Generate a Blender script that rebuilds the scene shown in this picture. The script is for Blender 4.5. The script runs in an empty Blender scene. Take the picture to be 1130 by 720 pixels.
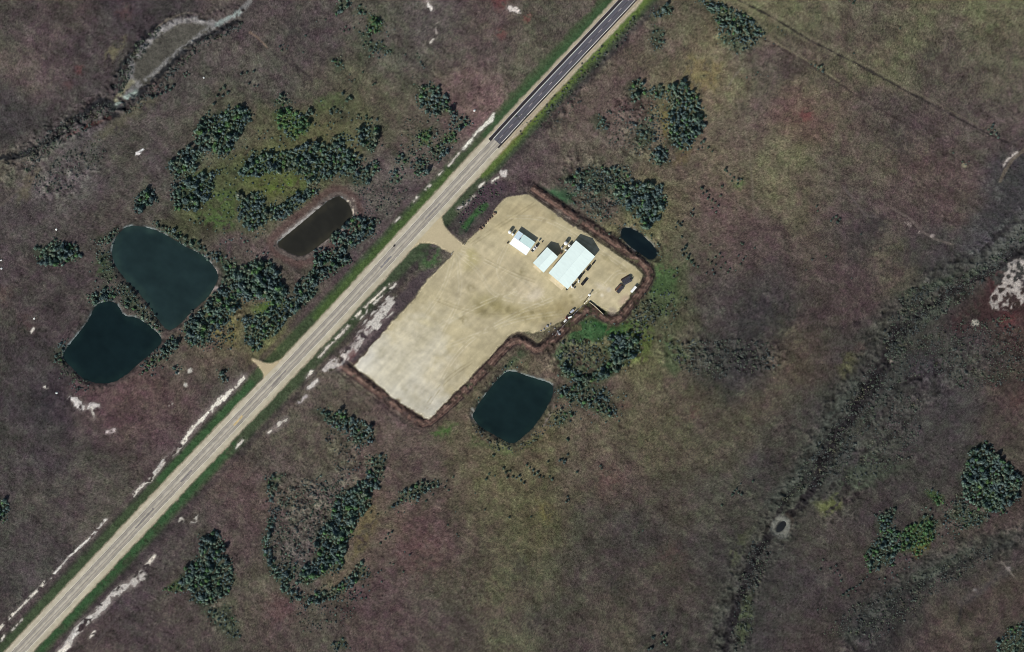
import bpy, math, random
import numpy as np
from mathutils import Vector, Matrix

random.seed(11)
RNG = np.random.default_rng(11)
S = 0.6                                  # metres per photo pixel
SC = bpy.context.scene
COLL = SC.collection
def W(px, py): return ((px - 565.0) * S, (360.0 - py) * S)

# ------------------------------------------------------------------ camera, sky, sun
CAM_H = 2200.0
cam = bpy.data.cameras.new('camera'); camo = bpy.data.objects.new('camera', cam); COLL.objects.link(camo)
camo.location = (0, 0, CAM_H); camo.rotation_euler = (0, 0, 0)
cam.sensor_width = 36; cam.lens = 36 * CAM_H / (1130 * S)
cam.clip_start = 50; cam.clip_end = 20000
SC.camera = camo
SC.cycles.filter_width = 0.85

SUN_EL = 42.0; SHADOW_ANG = 55.0         # shadows fall toward this world angle
world = bpy.data.worlds.new('World'); SC.world = world; world.use_nodes = True
wn = world.node_tree; bg = wn.nodes['Background']
sky = wn.nodes.new('ShaderNodeTexSky'); sky.sky_type = 'NISHITA'; sky.sun_disc = False
sky.sun_elevation = math.radians(SUN_EL); sky.sun_rotation = math.radians(90 - SHADOW_ANG + 180)
wn.links.new(sky.outputs[0], bg.inputs[0]); bg.inputs[1].default_value = 0.08
sun = bpy.data.lights.new('sun', 'SUN'); sun.energy = 4.1; sun.angle = math.radians(0.5); sun.color = (1.0, 0.965, 0.90)
suno = bpy.data.objects.new('sun', sun); COLL.objects.link(suno)
_e, _a = math.radians(SUN_EL), math.radians(SHADOW_ANG)
suno.rotation_euler = Vector((math.cos(_a)*math.cos(_e), math.sin(_a)*math.cos(_e), -math.sin(_e))).to_track_quat('-Z', 'Y').to_euler()
vs = SC.view_settings; vs.view_transform = 'Standard'; vs.look = 'None'; vs.exposure = 0.0; vs.gamma = 1.0; vs.use_curve_mapping = False

# ------------------------------------------------------------------ colour helpers
E_LIT = 1.08                             # light a level white sheet sends back here
def lin(c):
    c = np.asarray(c, float) / 255.0
    return np.where(c <= 0.04045, c / 12.92, ((c + 0.055) / 1.055) ** 2.4)
def alb(*c): return lin(c) / E_LIT

# ------------------------------------------------------------------ noise on arrays
def _hash(ix, iy, seed):
    h = (ix.astype(np.int64) * 374761393 + iy.astype(np.int64) * 668265263 + seed * 1274126177) & 0xFFFFFFFF
    h = ((h ^ (h >> 13)) * 1274126177) & 0xFFFFFFFF
    return ((h ^ (h >> 16)) & 0xFFFF) / 65535.0
def vnoise(X, Y, scale, seed):
    x = X / scale; y = Y / scale
    ix = np.floor(x); iy = np.floor(y); fx = x - ix; fy = y - iy
    fx = fx*fx*(3-2*fx); fy = fy*fy*(3-2*fy)
    a = _hash(ix, iy, seed); b = _hash(ix+1, iy, seed); c = _hash(ix, iy+1, seed); d = _hash(ix+1, iy+1, seed)
    return (a*(1-fx)+b*fx)*(1-fy) + (c*(1-fx)+d*fx)*fy
def fbm(X, Y, scale, seed, octs=4, gain=0.55):
    t = 0; amp = 1; tot = 0
    for o in range(octs):
        ang = 0.6*o; c, s = math.cos(ang), math.sin(ang)
        t = t + amp * vnoise(c*X - s*Y + 17*o, s*X + c*Y + 31*o, scale / 2**o, seed + o)
        tot += amp; amp *= gain
    return t / tot * 2 - 1               # -1..1

# ------------------------------------------------------------------ ground grid (pixel units)
def axis(lo, hi, step, far):
    a = list(np.arange(lo, hi + step, step)); d = step
    up = [a[-1]]; dn = [a[0]]
    while up[-1] < hi + far: d *= 1.18; up.append(up[-1] + d)
    d = step
    while dn[-1] > lo - far: d *= 1.18; dn.append(dn[-1] - d)
    return np.array(dn[:0:-1] + a + up[1:])
XS = axis(-70, 1200, 1.1, 9000); YS = axis(-70, 790, 1.1, 9000)
GX, GY = np.meshgrid(XS, YS)             # rows = y
NY, NX = GX.shape
n1 = fbm(GX, GY, 4.0, 3, 2); n2 = fbm(GX, GY, 11.0, 9, 3); n3 = fbm(GX, GY, 34.0, 21, 4); n4 = fbm(GX, GY, 120.0, 40, 4)
n5 = fbm(GX, GY, 60.0, 77, 5, 0.62)
# streaky noise along the wind direction
_c, _s = math.cos(0.62), math.sin(0.62)
ns = fbm((GX*_c + GY*_s) / 3.2, (-GX*_s + GY*_c), 5.0, 91, 3)

# base colours read off the photograph: (x, y, r, g, b), sRGB of the lit ground
SAMPLES = [
 (20,20,70,63,61),(60,30,80,70,68),(110,60,72,64,65),(45,75,90,77,75),(150,20,62,55,58),(20,120,64,59,61),(90,95,66,58,60),
 (200,110,74,68,66),(290,20,78,68,68),(330,35,76,68,67),(300,85,80,74,70),(350,110,82,78,68),(430,60,80,77,68),(420,110,86,80,68),
 (500,60,84,78,68),(540,30,84,72,68),(520,105,104,82,80),(470,40,84,78,74),(600,40,80,74,66),(560,70,86,80,70),(440,150,86,80,66),
 (660,70,84,76,66),(690,60,88,72,68),(660,110,90,74,70),(640,150,88,78,70),(720,40,92,84,70),(760,75,100,92,70),(790,95,104,96,72),
 (850,20,96,92,70),(900,30,94,92,70),(960,30,88,84,68),(1010,20,94,90,68),(1060,50,84,78,66),(1100,20,92,88,68),(1110,80,84,78,66),
 (870,60,82,70,66),(930,40,82,68,66),(980,30,76,64,64),(910,95,88,80,68),(1000,55,96,96,70),(965,60,96,96,68),(1040,65,76,66,64),
 (830,90,88,82,70),(830,140,92,82,70),(880,130,98,76,68),(900,120,92,74,68),(940,150,88,78,66),(980,140,76,66,64),(1030,150,80,68,66),
 (1090,130,78,68,66),(860,175,104,100,74),(880,190,100,98,72),(840,200,94,88,68),(930,180,80,70,66),(960,170,82,76,62),(1010,190,82,68,64),
 (760,200,88,74,68),(780,180,96,84,70),(790,230,90,70,70),(800,260,86,70,68),(760,270,86,80,68),(900,220,86,74,66),(880,225,94,86,68),
 (930,230,74,64,64),(990,230,80,68,66),(1050,220,82,68,66),(1110,220,66,64,66),(1090,260,62,62,64),(850,270,80,66,65),(900,290,78,66,62),
 (960,270,72,64,64),(985,290,86,80,64),(1030,280,64,60,62),(940,330,76,62,62),(900,320,74,64,62),(860,320,66,60,60),(840,360,56,54,55),
 (800,350,72,66,64),(780,320,76,68,66),(870,385,88,78,66),(890,400,84,72,62),(930,400,66,62,60),(820,400,60,60,58),(790,400,70,72,64),
 (850,440,84,76,64),(760,430,84,76,62),(700,440,88,80,64),(800,480,80,74,62),(720,490,84,78,62),(870,480,72,68,62),(900,450,66,64,62),
 (660,480,88,80,64),(640,520,86,78,64),(600,540,90,84,62),(680,530,84,70,66),(580,500,92,84,62),(540,530,94,88,64),(520,500,90,82,64),
 (740,550,76,70,60),(800,560,72,68,62),(840,540,68,66,62),(700,590,68,66,60),(640,580,74,72,60),(600,570,86,80,58),(560,600,84,80,60),
 (530,560,88,82,62),(500,590,84,72,66),(470,600,90,70,68),(450,570,92,74,70),(440,620,84,70,66),(430,670,80,64,64),(400,690,80,66,64),
 (480,650,76,70,62),(520,640,82,76,62),(560,650,88,84,64),(600,640,80,76,62),(560,700,84,80,64),(610,690,76,74,62),(660,620,72,66,60),
 (700,640,74,68,60),(750,640,72,64,58),(680,690,76,70,60),(740,690,68,62,60),(780,620,66,62,60),(490,700,78,68,64),(640,710,72,62,60),
 (460,520,84,74,66),(440,500,90,76,70),(350,480,86,78,68),(330,520,82,74,66),(310,500,80,70,66),(290,550,88,72,70),(270,580,84,70,68),
 (280,640,80,74,64),(300,680,86,68,68),(310,700,78,62,64),(270,700,76,72,62),(340,700,80,74,66),(390,610,92,82,66),(410,580,96,86,68),
 (350,560,84,76,70),(330,600,82,74,72),(230,560,76,68,66),(180,600,76,68,66),(150,680,72,62,64),(200,690,74,64,62),(100,710,74,62,62),
 (240,540,86,68,68),(60,560,78,72,68),(30,600,70,65,64),(100,540,78,72,66),(40,520,68,63,62),(150,500,76,68,64),(110,500,76,72,66),
 (60,480,66,61,60),(40,450,64,58,60),(20,400,64,58,59),(60,360,68,60,60),(30,330,72,64,64),(100,300,70,62,62),(20,300,74,66,66),
 (140,460,88,66,68),(170,455,90,68,70),(190,440,88,68,68),(120,455,84,64,66),(220,400,78,68,66),(230,385,90,74,68),(240,430,76,68,66),
 (170,480,82,66,66),(190,470,78,66,64),(10,250,74,68,66),(40,230,72,64,66),(80,190,76,70,72),(60,210,94,86,88),(75,190,90,82,84),(110,200,76,70,68),
 (150,200,80,74,70),(160,180,74,67,66),(30,190,80,74,68),(100,240,70,62,62),(180,150,78,71,68),(130,230,76,68,64),
 (320,170,86,88,58),(350,150,92,84,60),(380,110,84,86,60),(300,140,82,80,58),(290,200,84,92,54),(250,210,74,86,54),(300,260,84,76,68),
 (230,240,74,82,54),(260,270,86,74,72),(360,200,84,82,62),(400,110,84,78,66),(420,210,84,76,72),(440,215,82,74,72),(290,300,80,74,66),
 (460,170,84,76,70),(400,240,82,74,72),(300,280,86,72,68),(250,140,76,72,62),(310,300,78,70,64),(240,390,92,80,66),(265,370,96,90,62),
 (720,330,74,82,56),(740,300,84,84,60),(700,360,72,84,52),(730,350,80,82,58),(690,390,92,88,62),(660,430,92,80,68),
 (640,180,88,80,68),(670,190,84,78,66),(740,230,96,88,68),(720,260,96,90,64),(610,190,84,72,70),(580,190,82,68,70),
 (1000,360,66,64,60),(960,410,58,55,54),(1050,380,62,60,58),(1100,400,64,60,58),(1080,350,62,50,50),(1120,370,66,48,48),(1000,420,64,64,62),
 (1060,420,68,66,64),(960,470,62,62,58),(1000,480,66,62,62),(1050,490,68,64,62),(1110,470,76,68,62),(1120,440,74,58,56),(1060,460,66,64,62),
 (920,530,60,60,58),(950,560,68,62,60),(1000,540,68,62,61),(900,600,70,64,61),(940,620,70,62,60),(980,640,70,62,60),(860,640,66,62,60),
 (830,690,64,60,60),(880,690,68,62,60),(900,710,70,60,58),(950,690,62,58,58),(1000,680,60,60,56),(1050,640,62,60,58),(1060,600,74,64,62),
 (1110,580,72,60,58),(1100,620,66,64,60),(1090,660,74,62,60),(1060,690,78,72,62),(1080,680,80,72,62),(1040,700,82,66,64),(1120,660,76,62,60),(1110,710,74,66,62),
]
SA = np.array(SAMPLES, float)
SA[:, 3] = np.where(SA[:, 3] > SA[:, 2] - 4, SA[:, 2] - 4 + .45*(SA[:, 3] - SA[:, 2] + 4), SA[:, 3])
wx = GX + 16*fbm(GX, GY, 45, 5, 3) + 4*n2; wy = GY + 16*fbm(GX, GY, 45, 15, 3) + 4*n2
wx = np.clip(wx, -60, 1190); wy = np.clip(wy, -60, 780)
num = np.zeros(GX.shape + (3,), np.float32); den = np.zeros(GX.shape, np.float32)
SL = lin(SA[:, 2:])
SIG = 19.0
wx = wx.astype(np.float32); wy = wy.astype(np.float32)
for i in range(len(SA)):
    d2 = ((wx - SA[i,0])**2 + (wy - SA[i,1])**2) / np.float32(2*SIG*SIG)
    w = np.exp(-np.minimum(d2, 60)) + np.float32(0.02) / (1 + d2)**2
    den += w
    for k in range(3): num[..., k] += w * np.float32(SL[i, k])
COL = num / den[..., None] / E_LIT       # linear albedo
del num, den, wx, wy
# plant patches: purple-brown against olive, light against dark
hue = (0.6*n3 + 0.6*n5)[..., None]
COL = COL*.78 + COL.mean(2, keepdims=True)*.22*np.array([1.06, 1.0, .91])
COL *= np.array([1.01, 1.015, .975])
COL *= 1 + hue*np.array([-0.02, 0.09, -0.12]) + 0.22*(n5 + n2*0.6)[..., None] + 0.03
n0 = RNG.normal(size=GX.shape)
fine = (0.7*n1 + 0.6*n2 + 0.7*ns)[..., None]
COL *= np.clip(1 + 0.30*fine + .20*n0[..., None], .3, 2)
hk = fbm(GX, GY, 7.0, 61, 3)[..., None]                       # small plants of another colour
COL *= 1 + .16*hk*np.array([-.4, .7, -.4])
# patches of single plants: dark low heath, pale straw, all with an uneven edge
def sstep(a, b, x):
    t = np.clip((x - a) / (b - a), 0, 1); return t*t*(3-2*t)
pa = fbm(GX, GY, 13.0, 401, 5, .7) + .35*n3; pb = fbm(GX, GY, 10.0, 431, 5, .7) - .3*n5; pc = fbm(GX*.8 + GY*.6, (-GX*.6 + GY*.8)*2.2, 22.0, 461, 5, .65)
COL *= 1 - .15*sstep(.12, .30, pa)[..., None]*np.array([1, .95, .85])
COL *= 1 + .15*sstep(.16, .36, pb)[..., None]*np.array([1, .95, .75])
COL *= 1 - .09*sstep(.18, .34, pc)[..., None]
COL *= 1.05
H = 0.5*n4 + 0.25*n3 + 0.10*n2
ROUGH = np.full(GX.shape, 0.23)          # grass-tussock height, thinned where the ground is bare

def sstep(a, b, x):
    t = np.clip((x - a) / (b - a), 0, 1); return t*t*(3-2*t)
def window(pts, pad):
    p = np.asarray(pts, float)
    i0 = max(0, np.searchsorted(XS, p[:,0].min()-pad)-1); i1 = min(NX, np.searchsorted(XS, p[:,0].max()+pad)+1)
    j0 = max(0, np.searchsorted(YS, p[:,1].min()-pad)-1); j1 = min(NY, np.searchsorted(YS, p[:,1].max()+pad)+1)
    return (slice(j0, j1), slice(i0, i1))
def line_dist(pts, X, Y, closed=False, along=False):
    best = np.full(X.shape, 1e9); tt = np.zeros(X.shape); n = len(pts); m = n if closed else n-1
    for k in range(m):
        ax, ay = pts[k]; bx, by = pts[(k+1) % n]; dx, dy = bx-ax, by-ay
        L = dx*dx + dy*dy + 1e-9
        t = np.clip(((X-ax)*dx + (Y-ay)*dy) / L, 0, 1)
        d = np.hypot(X-ax-t*dx, Y-ay-t*dy)
        if along: tt = np.where(d < best, (k+t)/m, tt)
        best = np.minimum(best, d)
    return (best, tt) if along else best
def poly_sd(pts, X, Y):
    d = line_dist(pts, X, Y, True); ins = np.zeros(X.shape, bool); n = len(pts)
    for k in range(n):
        ax, ay = pts[k]; bx, by = pts[(k+1) % n]
        if ay == by: continue
        c = ((ay > Y) != (by > Y)) & (X < (bx-ax)*(Y-ay)/(by-ay)+ax)
        ins ^= c
    return np.where(ins, -d, d)
def smooth(pts, k=2, closed=True):
    p = [tuple(q) for q in pts]
    for _ in range(k):
        q = []; n = len(p)
        for i in range(n if closed else n-1):
            a, b = p[i], p[(i+1) % n]
            q += [(a[0]*.75+b[0]*.25, a[1]*.75+b[1]*.25), (a[0]*.25+b[0]*.75, a[1]*.25+b[1]*.75)]
        if not closed: q = [p[0]] + q + [p[-1]]
        p = q
    return p
def mix(w, m, rgb, grain=0.12):
    c = np.asarray(alb(*rgb))[None, None, :] * (1 + grain*(n1[w] + 0.8*ns[w])[..., None])
    COL[w] = COL[w]*(1-m[..., None]) + c*m[..., None]
def paint_line(pts, width, rgb, soft=1.5, strength=1.0, rag=1.0, gaps=0.0, grain=0.12, rough=None, dz=0.0, taper=False, streak=False):
    w = window(pts, width*2 + soft*3 + 6); X, Y = GX[w], GY[w]
    d, t = line_dist(pts, X, Y, along=True)
    wd = width/2.0
    if taper: wd = wd * (0.35 + 0.65*np.sin(np.pi*np.clip(t, 0.03, 0.97)))
    d = d - wd + rag*(n1[w]*1.2 + n2[w]*1.3)
    if streak: d = d + width*.45*nr[w]
    m = sstep(soft, -soft, d)*strength
    if gaps: m = m*sstep(gaps-0.15, gaps+0.15, n2[w]*0.7 + n1[w]*0.5 + 0.35)
    mix(w, m, rgb, grain)
    if rough is not None: ROUGH[w] = ROUGH[w]*(1-m) + rough*m
    if dz: H[w] += dz*m
def paint_poly(pts, rgb, soft=3.0, strength=1.0, rag=2.0, gaps=0.0, grain=0.14, rough=None, dz=0.0, streak=0.0):
    w = window(pts, soft*3 + rag*4 + 4); X, Y = GX[w], GY[w]
    d = poly_sd(pts, X, Y) + rag*(n1[w]*0.6 + n2[w]*1.1 + 0.6*n3[w])
    if streak: d = d + streak*nr[w]
    m = sstep(soft, -soft, d)*strength
    if gaps: m = m*sstep(gaps-0.15, gaps+0.15, n2[w]*0.8 + n1[w]*0.6 + 0.35)
    mix(w, m, rgb, grain)
    if rough is not None: ROUGH[w] = ROUGH[w]*(1-m) + rough*m
    if dz: H[w] += dz*m
def blob(x, y, r, rgb, soft=None, strength=1.0, rag=None, **k):
    soft = r*0.6 if soft is None else soft; rag = r*0.35 if rag is None else rag
    paint_line([(x-0.3, y), (x+0.3, y)], 2*r, rgb, soft=soft, strength=strength, rag=rag, **k)

# ------------------------------------------------------------------ plan of the place, in photo pixels
ROAD = [(-60,806),(20,720),(189.5,540),(361,360),(430.5,284),(488.5,221),(531,175),(549.5,155),(581.5,120),(694.5,0),(760,-70)]
POND_BIG = smooth([(136.5,251.4),(148,249),(160,251),(175,255),(190,264),(205,272.7),(225,282.7),(235,292.7),(241.7,305),(236.7,316.5),(230,328),(215,340),(199.4,357),(187,366),(178,359),(163,335),(150,320),(135,305),(126.5,292.7),(122.7,277.7),(126.5,264)])
POND_HEART = smooth([(105,337),(116,332.5),(127,334),(133,341),(136,349),(150,350),(164,359),(181,374),(171,386.5),(153,401),(136,416.6),(121.5,423.5),(104,423),(91,418.4),(79,406),(69,395.4),(71,387),(86,369),(98.5,353)])
POND_BROWN = smooth([(371,216),(379,219.5),(386,227),(390,239),(378,251.4),(358,266.4),(336,283.5),(321,280),(304.5,270),(313,262.6),(333,246.4),(350.6,231.3)])
POND_SQUARE = smooth([(564,408.5),(582,415.7),(606,422),(612,429),(607,444),(592,468),(578.6,481),(565,492),(548.3,481),(531.5,473),(520.5,461),(525,451),(541.6,427.4),(555,413)])
POND_SMALL = smooth([(686,252),(696,251),(711,261),(722.5,272.7),(726,281),(719,288),(708.7,281.4),(696,272.7),(685,262)])
POND_TINY = smooth([(865,575),(868,577.5),(866,582),(861,587),(857,587.5),(857,583),(860,578)])
PAD = [(511,269),(520,261),(530,253.5),(541,243),(548,231),(556,220),(566,216.5),(584,214.5),(591,220),(611,234),(631,248),(649,259),(666,271),(686,285),(701,295),(709,303),(706,313),(696,324),(689,335),(682,344),(674,344),(666,340),(659,337),(650,331),(641,339),(634,343),(625,351),(609,359),(600,366),(587,367),(571,366),(561.5,371),(549,384),(539,396.5),(525,409),(508,427),(491,444),(473,462.7),(457.5,454),(437,441),(417,424),(391,404),(412,381),(433,355),(453,335),(473,308),(483,298),(501,280)]
DRIVE = smooth([(425,300),(438,290),(456,272.6),(468,267),(481,269.6),(493,277.6),(501,281),(508,282),(514,275),(511,269),(503,262.6),(492,252.6),(487,241),(491,230),(501,220),(512,208),(500,206),(470,240),(440,272),(418,297)], 1)
TURNOUT = smooth([(316,414),(303,428),(294,437),(290,428),(291,417),(289,409),(284,402),(277,396),(283,397),(292,401),(304,400),(317,391),(331,376),(340,382)], 1)
BERM = smooth([(379,404),(400,420),(420,435),(440,449),(458,463),(470,469),(485,457),(505,439),(525,418),(540,403),(555,386),(569,374),(583,380),(594,388),(612,374),(627,359),(640,347),(650,341),(660,345),(672,353),(683,353),(692,341),(704,326),(714,313),(718,302),(710,291),(695,280),(675,266),(655,252),(635,240),(615,226),(600,216),(586,206)], 1, False)

# ------------------------------------------------------------------ plants, soils, salt
# green meadow round the groves
for p, c, s in [
 ([(200,200),(240,180),(300,150),(330,120),(400,105),(420,140),(400,170),(360,200),(320,215),(300,260),(240,255),(200,240)], (78,84,54), 0.45),
 ([(265,180),(330,170),(330,200),(280,212),(262,200)], (84,94,50), 0.5), ([(225,215),(262,205),(262,245),(235,250)], (66,88,46), 0.6),
 ([(320,200),(350,195),(340,212),(318,222)], (80,96,48), 0.5), ([(300,222),(318,212),(300,206),(286,206)], (92,98,50), 0.5),
 ([(298,330),(312,325),(316,335),(300,345),(285,350),(280,340)], (70,108,40), 0.7),([(225,345),(245,335),(262,350),(262,385),(240,380)], (104,100,60), 0.6),
 ([(345,110),(375,100),(385,118),(350,125)], (72,90,52), 0.5),
 ([(585,208),(600,203),(640,212),(640,225),(622,228),(600,216)], (44,84,54), 0.85),([(505,250),(520,236),(536,228),(530,240),(516,256),(506,262)], (54,92,50), 0.8),
 ([(490,222),(503,216),(495,240),(505,258),(496,250)], (48,70,46), 0.7),
 ([(458,285),(470,274),(484,276),(486,288),(474,300),(462,296)], (56,90,48), 0.75),
 ([(236,150),(256,142),(262,132),(246,130)], (70,110,50), .7),([(205,198),(222,190),(216,204)], (70,104,50), .6),([(318,150),(340,142),(336,150),(322,156)], (66,108,54), .7),([(272,176),(320,172),(300,182),(276,190)], (84,104,48), .5),([(290,205),(330,196),(322,206),(296,214)], (88,112,44), .6),([(214,232),(262,246),(256,256),(220,246)], (68,96,50), .55),([(105,285),(116,280),(118,300),(108,304)], (64,92,52), .6),
 ([(712,300),(728,292),(748,300),(744,320),(726,330),(714,318)], (56,98,52), .6),([(650,352),(690,356),(716,352),(706,372),(680,372),(660,366)], (54,100,46), .6),([(610,392),(622,374),(630,380),(618,404)], (48,88,54), .6),([(700,300),(730,270),(760,290),(760,330),(730,352),(716,330)], (72,86,56), .4),([(690,380),(720,366),(716,400),(690,402)], (90,108,48), .5),
 ([(855,560),(905,500),(930,470),(940,480),(905,530),(870,570)], (74,86,68), .4),([(930,520),(960,500),(1000,515),(960,540),(925,545)], (72,88,66), .4),([(970,380),(1000,350),(1050,325),(1060,335),(1010,365),(980,395)], (66,80,64), .4),([(790,690),(812,650),(806,640),(786,672)], (68,78,62), .35),([(1000,640),(1050,610),(1080,600),(1050,630),(1010,655)], (64,78,62), .4),
 ([(475,478),(490,468),(503,470),(500,478),(482,482)], (66,100,48), 0.95),([(628,362),(645,350),(664,354),(676,362),(668,378),(640,382),(622,376)], (42,82,48), 0.85),
 ([(530,440),(560,400),(575,388),(580,392),(556,414),(536,436)], (48,84,52), 0.6),([(690,360),(712,350),(722,362),(716,385),(700,384)], (84,96,52), 0.6),
 ([(715,310),(740,300),(752,325),(740,350),(715,345)], (64,82,52), 0.5),([(736,370),(760,395),(745,415),(728,405)], (60,88,54), 0.5),
 ([(618,395),(640,380),(675,380),(690,395),(665,425),(640,430),(618,415)], (56,74,50), 0.7),([(635,378),(665,378),(668,394),(640,398)], (92,88,66), 0.7),
 ([(520,480),(545,490),(570,496),(600,478),(612,470),(590,490),(560,505),(520,492)], (72,92,54), 0.5),
 ([(1080,540),(1100,540),(1100,560),(1085,560)], (60,104,44), 0.7),([(1025,545),(1040,548),(1040,556),(1030,556)], (62,92,44), 0.5),
 ([(1005,600),(1030,590),(1026,608),(1010,614)], (118,104,52), 0.7),([(895,555),(925,545),(930,560),(905,570)], (92,98,56), 0.7),
 ([(818,660),(832,650),(830,690),(818,712),(812,700)], (78,92,50), 0.75),([(815,590),(835,580),(820,610),(808,630),(806,610)], (78,84,56), 0.6),
 ([(810,205),(820,198),(818,212)], (66,104,48), 0.6),([(935,388),(950,392),(944,408),(930,420),(926,405)], (88,88,54), 0.6),
 ([(760,60),(800,70),(790,100),(755,100)], (116,104,66), 0.5),([(735,105),(740,130),(734,160),(728,130)], (112,106,54), 0.6),([(745,170),(765,160),(758,180),(742,185)], (108,98,66), 0.6),
 ([(30,195),(45,185),(30,220),(14,225)], (92,86,66), 0.6),([(115,60),(140,38),(132,58),(118,75)], (116,110,84), 0.7),([(125,130),(160,108),(175,110),(110,160),(90,165)], (92,90,70), 0.6),
 ([(395,560),(412,552),(418,575),(402,605),(388,620)], (104,94,64), 0.65),([(590,550),(610,560),(606,580),(596,572)], (110,104,62), 0.6),
]: paint_poly(p, c, 4.5, s*.9, 5.5, gaps=.12, grain=.35)
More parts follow.
